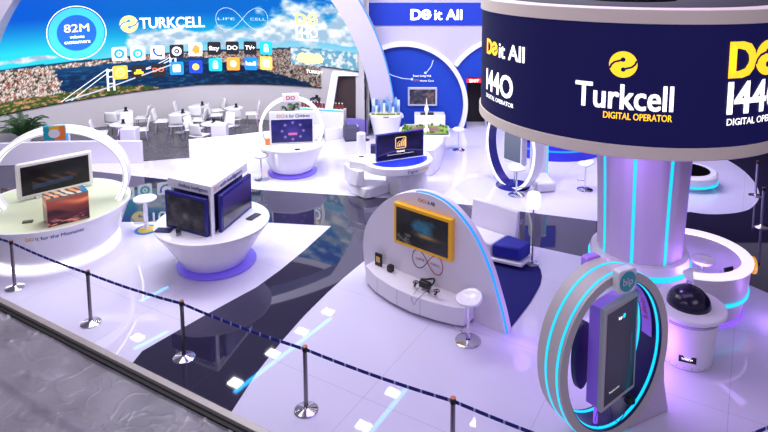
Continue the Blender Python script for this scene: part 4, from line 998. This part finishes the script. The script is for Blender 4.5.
G().cyl(0, 0, .014, .78, .05, 16).build('pole', WHITE, hs); G().cyl(0, 0, .78, .82, .27, 36).build('tabletop', WHITE, hs, bev=.01); G().box(-.12, -.05, .2, .3, .1, .03).build('footrest', WHITE, hs, bev=.01)

# ------------------------------------------------------------------ sofa, lamp
sf = thing('sofa', 'white curved sofa with a high back and navy end seat on the navy carpet', 'sofa', (2.12, 13.3, 0), R(-42))
def sweep_xy(g, path, inner, outer, z0, z1):
    pass
arc = [(-.35, .0), (0, -.03), (.35, -.03), (.7, .02)]
g = G(); g.prism([(-.75, -.45), (.25, -.48), (.25, .12), (-.75, .1)], .16, .44); g.build('seat', mat('sofa_white', (228, 222, 236), .6), sf, bev=.04)
g = G(); g.prism([(.27, -.5), (.86, -.3), (.86, .14), (.27, .12)], .18, .47); g.build('end_seat', mat('sofa_navy', (30, 36, 150), .7), sf, bev=.04)
g = G(); vs = []
n = 16
for i in range(n+1):
    x = -.75+1.22*i/n; yb = .12+.03*sin(i/n*pi)
    for y, z in ((yb, .3), (yb+.12, .3), (yb+.2, 1.0), (yb+.1, 1.0)): vs.append((x, y, z))
g.add(vs, [(4*i+k, 4*i+(k+1) % 4, 4*i+4+(k+1) % 4, 4*i+4+k) for i in range(n) for k in range(4)]+[(3, 2, 1, 0), (4*n, 4*n+1, 4*n+2, 4*n+3)]); g.build('backrest', MATS['sofa_white'], sf, bev=.02)
g = G(); g.prism([(-.78, -.5), (.25, -.54), (.92, -.34), (.9, .18), (-.78, .24)], .08, .16); g.build('base', WHITE, sf, bev=.02)
for x, y in ((-.6, -.38), (.75, -.25), (-.6, .1), (.75, .05)): G().cyl(x, y, .0, .08, .035, 12).build('foot', CHROME, sf)
lp = thing('floor_lamp', 'slim floor lamp with a glowing white shade beside the navy sofa end', 'lamp', (2.87, 12.76, .012))
G().lathe([(.001, 0), (.15, 0), (.15, .012), (.03, .02)], 32).build('base', CHROME, lp); G().cyl(0, 0, .02, 1.3, .018, 12).build('pole', STEEL, lp)
g = G(); g.lathe([(.001, 1.27), (.13, 1.27), (.155, 1.33), (.15, 1.55), (.13, 1.6), (.001, 1.61)], 28); g.build('lamp_shade', emis('shade_glow', (255, 246, 244), 1.15), lp)

# ------------------------------------------------------------------ far zone kiosks behind sofa
hk = thing('hooped_kiosk', 'white hoop kiosk with grey portrait screen behind the sofa, under the drum', 'kiosk', (3.3, 17.45, 0), R(-55))
g = G(); g.ring(.9, 1.2, 1.2, -.16, .16, 0, .09, 0, 360, 90); g.build('hoop', WHITE, hk)
g = G(); g.ring(.9, 1.2, 1.2, -.15, .15, -.015, .0, 0, 360, 90); g.build('hoop_lining', NAVY, hk)
g = G(); g.ring(.9, 1.2, 1.2, -.172, -.158, .0, .08, 0, 360, 90); g.build('hoop_light', WLED1, hk)
g = G(); g.box(.05, 0, 1.35, .75, .22, 1.3); g.build('screen_case', WHITE, hk, bev=.02)
picture('screen', 20, 30, lambda u, v, w: (-.27+.64*u, -.112-w, .78+1.14*v), lambda U, V: mixc(C(96, 104, 136), C(130, 136, 160), V), SCR, hk)
G().cyl(.05, 0, .05, .7, .03, 10).build('leg', CHROME, hk); g = G(); g.lathe([(.001, .0), (.5, .0), (.5, .012), (.001, .012)], 48); g.build('base_disc', NAVY, hk)
wp = thing('white_post', 'broad white post with cyan light lines beside the far hoop kiosk', 'post', (4.15, 17.9, 0), R(10))
g = G(); g.prism([(-.25, -.15), (.25, -.15), (.25, .15), (-.25, .15)], 0, 1.75); g.build('post_body', WHITE, wp, bev=.05)
g = G(); g.prism([(-.45, -1.0), (.1, -1.0), (.25, .0), (-.3, .0)], 0, .28); g.build('ramp_foot', WHITE, wp, bev=.06)
for x in (-.16, .2): G().box(x, -.155, .95, .03, .02, 1.4).build('light_line', CYAN, wp)
bb = thing('curved_bench', 'low curved navy blue bench with a lit edge behind the pillar', 'bench', (5.35, 20.0, 0))
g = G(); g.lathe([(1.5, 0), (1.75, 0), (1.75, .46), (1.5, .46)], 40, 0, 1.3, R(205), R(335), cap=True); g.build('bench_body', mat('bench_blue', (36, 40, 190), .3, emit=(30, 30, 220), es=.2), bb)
g = G(); g.lathe([(1.2, .0), (1.49, 0), (1.49, .7), (1.2, .7)], 40, 0, 1.3, R(205), R(335), cap=True); g.build('planter', mat('bench_dark', (24, 22, 70), .5), bb)
g = G(); g.lathe([(1.75, .3), (1.765, .3), (1.765, .36), (1.75, .36)], 40, 0, 1.3, R(205), R(335), cap=True); g.build('edge_light', BLUEL, bb)
ct = thing('touch_table', 'round white table with a black oval top and lit rim, right of the pillar', 'table', (8.45, 17.55, 0))
g = G(); g.lathe([(.001, 0), (.6, 0), (.78, .22), (.8, .4), (.74, .45), (.001, .45)], 56); g.build('body', WHITE, ct); g = G(); g.lathe([(.001, .455), (.58, .455), (.58, .462), (.001, .462)], 48); g.build('black_top', BLACKG, ct)
g = G(); g.lathe([(.78, .14), (.80, .14), (.805, .2), (.78, .2)], 56); g.build('rim_light', CYAN, ct)
g = G(); g.box(8.2, 19.2, .35, .7, .3, .7); g.v = g.v; o = g.build('display_plinth', WHITE, None, bev=.02); tag(o, 'low white box right behind the pillar next to the black oval table', 'plinth')

# ------------------------------------------------------------------ curved counter at right
rc = thing('curved_counter', 'open round counter with a bright white rim at the right edge', 'counter', (5.6, 11.35, 0))
a0, a1 = R(-112), R(112)
g = G(); g.lathe([(.86, 0), (.90, 0), (1.0, .45), (1.04, .96), (.90, .96), (.84, .5), (.80, 0)], 80, 0, 0, a0, a1, cap=True); g.build('body', mat('counter_greige', (204, 194, 204), .4), rc)
g = G(); g.lathe([(.87, .96), (1.07, .96), (1.075, 1.0), (.87, 1.0)], 80, 0, 0, a0, a1, cap=True); g.build('rim', mat('rim_white', (250, 246, 255), .3, emit=(255, 246, 255), es=.75), rc)
g = G(); g.lathe([(.98, .40), (1.02, .40), (1.03, .47), (.99, .47)], 80, 0, 0, a0, a1, cap=True); g.build('light_ring', CYAN, rc)
g = G(); g.lathe([(.90, .0), (.95, .0), (.95, .05), (.90, .05)], 80, 0, 0, a0, a1, cap=True); g.build('light_ring', VIOL, rc)
g = G(); g.lathe([(.55, .60), (.84, .60), (.84, .64), (.55, .64)], 30, 0, 0, R(-50), R(-8), cap=True); g.build('inner_shelf', mat('shelf_lilac', (200, 188, 232), .4), rc)
tb = thing('cash_monitor', 'small black tilted monitor inside the curved right counter', 'monitor', (6.15, 10.98, .645), R(200))
G().box(0, 0, .01, .3, .2, .02).build('foot', DARK, tb); g = G(); g.box(0, 0, .13, .22, .03, .16); g.build('panel', BLACKG, tb, bev=.005)
ye = thing('round_emblem', 'round yellow emblem sign on the outside of the curved right counter', 'sign', (6.72, 11.17, .8), R(80))
M90 = Matrix.Rotation(R(90), 4, 'X'); g = G(); g.cyl(0, 0, -.03, .03, .16, 28); g.v = [tuple(M90 @ Vector(p)) for p in g.v]; g.build('disc', mat('emblem_yellow', (250, 190, 40), .4, emit=(255, 180, 30), es=.4), ye, bev=.01)
logo(ye, lambda u, v, w: (u, -.03-w, v), 0, 0, .13, MATS['emblem_yellow'], mat('emblem_brown', (200, 120, 20), .4), .004)

# ------------------------------------------------------------------ pedestal with dark dome
pd = thing('dome_pedestal', 'white tapered pedestal carrying a dark glossy dome, beside the tall hoop kiosk', 'pedestal', (4.76, 9.6, 0))
g = G(); g.lathe([(.001, 0), (.38, 0), (.40, .02), (.47, .82), (.57, .88), (.58, .93), (.56, .95), (.001, .95)], 64); g.build('body', WHITEM, pd)
HL = mat('vent_grey', (120, 110, 140), .6); g = G()
for r_ in range(2):
    for i in range(44):
        a = R(-150+i*3.4); rr = .47-.004*r_+.002; x, y = rr*cos(a), rr*sin(a); g.box(x, y, .80-.03*r_, .012, .012, .012, a)
o = g.build('vent_holes', HL, pd); o['kind'] = 'stuff'
g = G(); g.lathe([(.34*cos(R(a)), .95+.30*sin(R(a))) for a in range(-4, 90, 6)]+[(.0005, 1.25)], 48); g.build('dome', mat('dome_dark', (26, 20, 50), .18), pd)
pf = lambda u, v, w: ((.43+w)*cos(R(-112)+u/.43), (.43+w)*sin(R(-112)+u/.43), v)
decal('info_plate', rectgeo(-.13, .13, .16, .27), pf, DARK, pd, .006); decal('lettering', textgeo('TOUCH', -.09, .07, .21, .03), pf, TXTW, pd, .009)
for i in range(9):
    a = R(-150+i*16); decal('screw', discgeo(0, 0, .008, 8), (lambda a: lambda u, v, w: ((.405+w)*cos(a+u/.4), (.405+w)*sin(a+u/.4), .06+v))(a), GREY, pd, .004)

# ------------------------------------------------------------------ tall hoop kiosk "bip"
bk = thing('hooped_kiosk', 'tall grey hoop kiosk with cyan light lines and a round bip badge, nearest right', 'kiosk', (2.85, 8.05, 0), R(26))
W = .235
g = G(); g.ring(.86, 1.08, 1.21, -W, W, 0, .12, 0, 360, 128); g.build('hoop', GREIGE, bk)
for y in (-.17, .05): G().ring(.98, 1.2, 1.21, y-.018, y+.018, -.004, .008, 0, 360, 128).build('light_line', CYAN, bk)
g = G(); g.ring(.86, 1.08, 1.21, -W+.01, W-.01, -.012, .0, 0, 360, 128); g.build('hoop_lining', NAVYD, bk)
for y in (-.17, .17): G().ring(.86, 1.08, 1.21, y-.018, y+.018, -.024, -.010, 0, 360, 128).build('light_line', CYAN, bk)
# flared foot on the right
vs = []
for x, z in ((.86, .8), (.975, .9), (1.0, .5), (1.12, .0), (.3, .0), (.62, .3)): vs.append((x, z))
g = G(); g.slabxz(vs, -W+.03, W+.1); g.build('foot', MATS['pillar_panel'], bk, bev=.02)
# screen column inside, turned a little further
A_ = R(13); ca, sa = cos(A_), sin(A_)
def kin(x, y, z): return (.10+x*ca-y*sa, .0+x*sa+y*ca, z)
def kbox(x0, x1, y0, y1, z0, z1):
    g = G(); P = [kin(x, y, z) for z in (z0, z1) for x, y in ((x0, y0), (x1, y0), (x1, y1), (x0, y1))]
    return g.add(P, [(3, 2, 1, 0), (4, 5, 6, 7), (0, 1, 5, 4), (1, 2, 6, 5), (2, 3, 7, 6), (3, 0, 4, 7)])
kbox(-.40, .44, -.16, -.08, .46, 1.95).build('screen_case', GREIGE, bk, bev=.015)
kbox(-.38, .42, -.08, .10, .48, 1.93).build('case_back', mat('case_violet', (176, 130, 232), .4, emit=(150, 70, 255), es=.12), bk, bev=.01)
picture('screen', 30, 50, lambda u, v, w: kin(-.345+.73*u, -.162-w, .53+1.34*v), lambda U, V: mixc(mixc(C(22, 20, 30), C(46, 43, 62), V*.6+.2), C(90, 88, 110), ((np.abs(U-.5) < .36)*(np.abs(V-.62) < .005)+(np.abs(U-.86) < .006)*(V > .3)*(V < .62))*.5), SCR, bk)
kf = lambda u, v, w: kin(u, -.168-w, v)
decal('screen_logo', discgeo(.05, 1.72, .035, 16), kf, CYAN, bk, .006); lettered('bip', -.08, .0, 1.70, .04, TXTW, bk, kf, .02, .006); lettered('Touch to start', -.25, .0, .68, .03, TXTW, bk, kf, .0, .006)
for x in (-.28, .34): 
    g = G(); p = kin(x, 0, 0); g.cyl(p[0], p[1], .12, .42, .03, 12); g.build('leg', VIOL if x < 0 else PURPLE, bk)
ro = G(); ro.add([kin(-.38+.15*cos(R(a))-.12, .17, 1.0+.5*sin(R(a))) for a in range(90, 271, 12)]+[kin(-.38+.15*cos(R(a))-.12, .22, 1.0+.5*sin(R(a))) for a in range(90, 271, 12)], [])
# rear oval panels
def ovalp(name, cx, cz, rx, rz_, y0, y1, m, lab=None):
    P = [(cx+rx*cos(R(a)), cz+rz_*sin(R(a))) for a in range(0, 360, 12)]; g = G(); n = len(P)
    g.add([kin(x, y0, z) for x, z in P]+[kin(x, y1, z) for x, z in P], [tuple(range(n)), tuple(range(2*n-1, n-1, -1))]+[((i+1) % n, i, n+i, n+(i+1) % n) for i in range(n)]); o = g.build(name, m, bk); return o
ovalp('rear_panel', -.36, 1.12, .2, .5, .17, .24, NAVYD)
# badge
g = G(); P = rectgeo(-.155, .155, -.165, .165, .05)[0]; g.slabxz([(x, z+2.36) for x, z in P], -.36, -.24); g.build('badge', WHITE, bk, bev=.01)
bfm = lambda u, v, w: (u, -.36-w, 2.36+v)
decal('badge_disc', discgeo(0, 0, .142, 32), bfm, mat('bip_teal', (60, 165, 180), .4), bk, .004); lettered('bip', -.085, .085, -.045, .1, mat('bip_white', (250, 250, 255), .4), bk, bfm, .05, .008)
g = G(); P = rectgeo(-.13, .13, -.14, .14, .05)[0]; g.slabxz([(x-.02, z+2.3) for x, z in P], .24, .36); o = g.build('badge', MATS['case_violet'], bk, bev=.01); o['label'] = 'violet badge on the rear rim'
# inner violet side sign with lettering
g = G(); n = 16; vs = []
for i in range(n+1):
    t = R(-2+58*i/n)
    for d, y in ((-.03, .0), (-.045, .0), (-.045, .17), (-.03, .17)): vs.append(((.86+d)*cos(t), y-.08, 1.21+(1.08+d)*sin(t)))
g.add(vs, [(4*i+k, 4*i+(k+1) % 4, 4*i+4+(k+1) % 4, 4*i+4+k) for i in range(n) for k in range(4)]); g.build('side_sign', MATS['case_violet'], bk)
sgf = lambda u, v, w: ((.812-w)*cos(R(5+u*50)), -.075+.16*v, 1.21+(1.032-w)*sin(R(5+u*50)))
lettered('Lifebox', .15, .75, .3, .5, mat('sign_pink', (220, 40, 140), .4), bk, sgf, .02, .006)
# scanner with cable
p = kin(.28, -.14, .36); g = G(); g.box(p[0], p[1]-.05, p[2], .12, .12, .1); g.build('scanner', DARK, bk, bev=.02)
g = G(); g.tube([kin(-.1, -.1, .42), kin(-.12, -.16, .25), kin(-.02, -.2, .16), kin(.1, -.2, .2), kin(.2, -.2, .34)], .006, 6); g.tube([kin(-.3, -.05, .42), kin(-.38, -.06, .3), kin(-.34, -.1, .15), kin(-.28, -.1, .12)], .006, 6); g.build('cable', DARK, bk)

# ------------------------------------------------------------------ stanchions and belts
BELT = bpy.data.materials.new('belt_blue'); BELT.use_nodes = True
nt = BELT.node_tree; bs = nt.nodes['Principled BSDF']; bs.inputs['Roughness'].default_value = .7
tc = nt.nodes.new('ShaderNodeTexCoord'); wv = nt.nodes.new('ShaderNodeTexWave'); wv.inputs['Scale'].default_value = 1.6; wv.bands_direction = 'X'
cr = nt.nodes.new('ShaderNodeValToRGB'); cr.color_ramp.elements[0].position = .93; cr.color_ramp.elements[0].color = (*lin((16, 26, 128)), 1); cr.color_ramp.elements[1].position = .97; cr.color_ramp.elements[1].color = (*lin((170, 180, 225)), 1)
nt.links.new(tc.outputs['Object'], wv.inputs['Vector']); nt.links.new(wv.outputs['Fac'], cr.inputs['Fac']); nt.links.new(cr.outputs[0], bs.inputs['Base Color'])
POSTM = mat('post_steel', (128, 120, 130), .25, metal=1)
def stanchion(loc, label, m=None):
    t = thing('stanchion', label, 'stanchion', loc, 0, 'belt barrier posts')
    G().lathe([(.001, 0), (.175, 0), (.178, .012), (.165, .022), (.05, .045), (.035, .06)], 40).build('base', CHROME, t)
    G().cyl(0, 0, .05, .93, .032, 18).build('post', m or POSTM, t)
    G().cyl(0, 0, .93, 1.0, .038, 18).build('belt_head', DARK, t); G().cyl(0, 0, 1.0, 1.012, .036, 18).build('cap', mat('cap_copper', (180, 110, 90), .3, metal=.7), t)
    return t
def belt(t, a, b):
    A_ = Vector((a[0], a[1], .96)); B_ = Vector((b[0], b[1], .96)); d = (B_-A_); L = d.length; g = G(); n = 14; vs = []
    ang = math.atan2(d.y, d.x)
    for i in range(n+1):
        s = i/n; sag = -.03*4*s*(1-s); x = .035+(L-.07)*s
        for y, z in ((-.0025, -.025), (.0025, -.025), (.0025, .025), (-.0025, .025)): vs.append((x, y, sag+z))
    g.add(vs, [(4*i+k, 4*i+(k+1) % 4, 4*i+4+(k+1) % 4, 4*i+4+k) for i in range(n) for k in range(4)])
    o = g.build('belt', BELT, t); o.location = (0, 0, .96); o.rotation_euler = (0, 0, ang)
SP = [(-7.76, 11.77), (-5.63, 10.56), (-3.59, 9.57), (-1.38, 8.37), (.68, 7.31), (2.7, 6.2), (4.75, 7.1)]
LB = ['barrier post nearest the left edge, in front of the hooped pod', 'second barrier post from the left, on the white floor', 'barrier post standing on the dark floor path', 'barrier post at the stage edge, just right of the dark path', 'foremost barrier post, cut off by the bottom edge', None, None]
prev = None
for i, p in enumerate(SP):
    if LB[i] is None:
        if i == 5: t = stanchion((*p, .002), 'barrier post in front of the tall hoop kiosk, below the frame')
        else: t = stanchion((4.9, 7.05, .002), 'barrier post at the lower right corner, below the frame'); p = (4.9, 7.05)
    else: t = stanchion((*p, .002), LB[i])
    if i == 0: belt(t, p, (-9.9, 12.95))
    if i < 5: belt(t, p, SP[i+1])
    elif i == 5: belt(t, p, (4.9, 7.05))
for (x, y, l) in ((9.93, 16.64, 'far barrier post on the lilac platform at the right edge'), (8.93, 14.63, 'barrier post on the dark floor near the right edge'), (7.95, 18.6, 'thin far barrier post behind the black oval table')):
    t = stanchion((x, y, .006), l, mat('post_lilac', (190, 180, 210), .3, metal=.8))

# ------------------------------------------------------------------ lights of the hall
def ceil_lamp(x, y, sx, sy, m, label, rz=R(-30), cat='ceiling light', grp='square ceiling lights', z=8.5):
    t = thing('ceiling_light', label, cat, (x, y, z), rz, grp)
    G().box(0, 0, 0, sx, sy, .02).build('diffuser', m, t)
    G().box(0, 0, .05, sx+.06, sy+.06, .06).build('housing', GREY, t)
LAMP = emis('lamp_white', (255, 252, 250), 34); CL = emis('strip_cyan', (40, 170, 255), 13)
for x, y in ((-10.52, 23.18), (-4.9, 22.17), (-5.9, 20.5), (-4.0, 23.61), (-3.09, 25.01), (-.25, 20.0), (-1.19, 18.44), (4.16, 21.3), (3.39, 19.97), (2.56, 18.53)):
    ceil_lamp(x, y, .46, .34, LAMP, 'square white ceiling light above the stage')
for k_ in (0, 1):
    t = thing('ceiling_light', 'curved white ceiling light line', 'ceiling light', (0, 0, 8.5), 0, 'curved ceiling light lines')
    pts = smooth_curve([(-14.6+k_*.45, 31.5), (-13.4+k_*.45, 29.1), (-12.35+k_*.45, 27.1), (-11.7+k_*.5, 25), (-11.6+k_*.7, 22.7), (-12.0+k_*1.0, 20.9)])
    g = G(); g.tube([(x, y, 0) for x, y in pts], .035, 6); g.build('tube', emis('arc_white', (235, 230, 255), 5), t)
for x0, y0, x1, y1 in ((-2.91, 24.53, -5.79, 20.02), (.21, 20.18, -.94, 18.19), (-9.4, 23.68, -10.34, 22.44), (-10.73, 27.02, -11.69, 25.6), (-12.17, 25.12, -12.56, 24.53)):
    L = math.hypot(x1-x0, y1-y0); ceil_lamp((x0+x1)/2, (y0+y1)/2, L, .16, CL, 'cyan linear ceiling light above the stage', math.atan2(y1-y0, x1-x0), grp='cyan linear ceiling lights')

def area(name, loc, sx, sy, energy, col, target=None, spread=180):
    l = bpy.data.lights.new(name, 'AREA'); l.shape = 'RECTANGLE'; l.size = sx; l.size_y = sy; l.energy = energy; l.color = col; l.spread = R(spread)
    o = bpy.data.objects.new(name, l); COL.objects.link(o); o.location = loc
    if target is not None: d = Vector(target)-Vector(loc); o.rotation_euler = d.to_track_quat('-Z', 'Y').to_euler()
    return o
def point(name, loc, energy, col, r=.15):
    l = bpy.data.lights.new(name, 'POINT'); l.energy = energy; l.color = col; l.shadow_soft_size = r
    o = bpy.data.objects.new(name, l); COL.objects.link(o); o.location = loc; return o
WARMW = (1, .97, .98)
area('stage_wash_far', (-1, 16, 10.5), 16, 5, 1750, (.93, .95, 1), (-1, 20.5, 0))
area('stage_wash_mid', (-5.5, 13.5, 10.5), 9, 5, 330, (.98, .96, 1), (-5.0, 13.5, 0))
area('stage_wash_lilac', (3.0, 10.5, 10.5), 8, 6, 420, (.62, .44, 1), (3.0, 10, 0))
area('cafe_wash', (-8, 16.6, 8.8), 8, 2, 520, (1, .96, .95), (-8, 24, 0))
area('front_wash', (-6, 2.0, 9), 9, 3, 260, (.95, .92, 1), (-4, 11, .5))
area('kiosk_fill_right', (7, 2.5, 8.5), 5, 3, 130, (.9, .84, 1), (3.5, 9, 1.2))  # unseen fill light, added to brighten the badge of the tall hoop kiosk
area('violet_far', (7.6, 18.5, 6.5), 4, 5, 240, (.5, .3, 1), (8, 17.8, 0))
area('blue_far', (4.4, 17.5, 7.5), 3.5, 4, 190, (.65, .72, 1), (4.4, 17.5, 0))
for n_, p_, e_, c_ in (('violet_counter', (5.75, 11.2, .6), 16, (.5, .25, 1)), ('violet_hoop', (3.6, 8.95, .45), 16, (.45, .15, 1)), ('violet_dome_pedestal', (4.1, 9.25, .4), 10, (.5, .2, 1)), ('violet_right', (6.9, 10.4, .35), 16, (.5, .25, 1)),
    ('violet_half_wall', (2.1, 9.9, .3), 4, (.45, .2, 1)), ('violet_pillar', (5.7, 13.7, 2.4), 26, (.5, .25, 1)), ('violet_pillar_front', (4.0, 10.6, 2.9), 34, (.55, .32, 1)), ('cafe_violet', (-6.2, 21.4, .3), 8, (.5, .3, 1)), ('cafe_violet_b', (-9.5, 20.4, .3), 5, (.5, .3, 1))):
    point(n_, p_, e_, c_)

w = bpy.data.worlds.new('hall'); bpy.context.scene.world = w; w.use_nodes = True
nt = w.node_tree; bg = nt.nodes['Background']; bg.inputs[1].default_value = .44
tc = nt.nodes.new('ShaderNodeTexCoord'); sx = nt.nodes.new('ShaderNodeSeparateXYZ'); cr = nt.nodes.new('ShaderNodeValToRGB')
cr.color_ramp.elements[0].position = .0; cr.color_ramp.elements[0].color = (.40, .36, .62, 1); cr.color_ramp.elements[1].position = .95; cr.color_ramp.elements[1].color = (.30, .27, .36, 1)
for p_, c_ in ((.15, (.62, .50, 1.0, 1)), (.36, (.80, .72, 1.0, 1)), (.48, (.30, .27, .38, 1))): e_ = cr.color_ramp.elements.new(p_); e_.color = c_
nt.links.new(tc.outputs['Generated'], sx.inputs[0]); nt.links.new(sx.outputs[2], cr.inputs['Fac']); nt.links.new(cr.outputs[0], bg.inputs[0])

# ------------------------------------------------------------------ camera
cam = bpy.data.cameras.new('camera'); co = bpy.data.objects.new('camera', cam); COL.objects.link(co)
cam.sensor_width = 36; cam.lens = 620/768*36; cam.shift_x = (384-400)/768; cam.shift_y = (35-216)/768; cam.clip_end = 200
co.location = (0, 0, 6.6); co.rotation_euler = (pi/2-math.atan(77/620), 0, 0)
sc = bpy.context.scene; sc.camera = co
sc.view_settings.view_transform = 'Standard'; sc.view_settings.look = 'None'; sc.view_settings.exposure = 0; sc.view_settings.gamma = 1
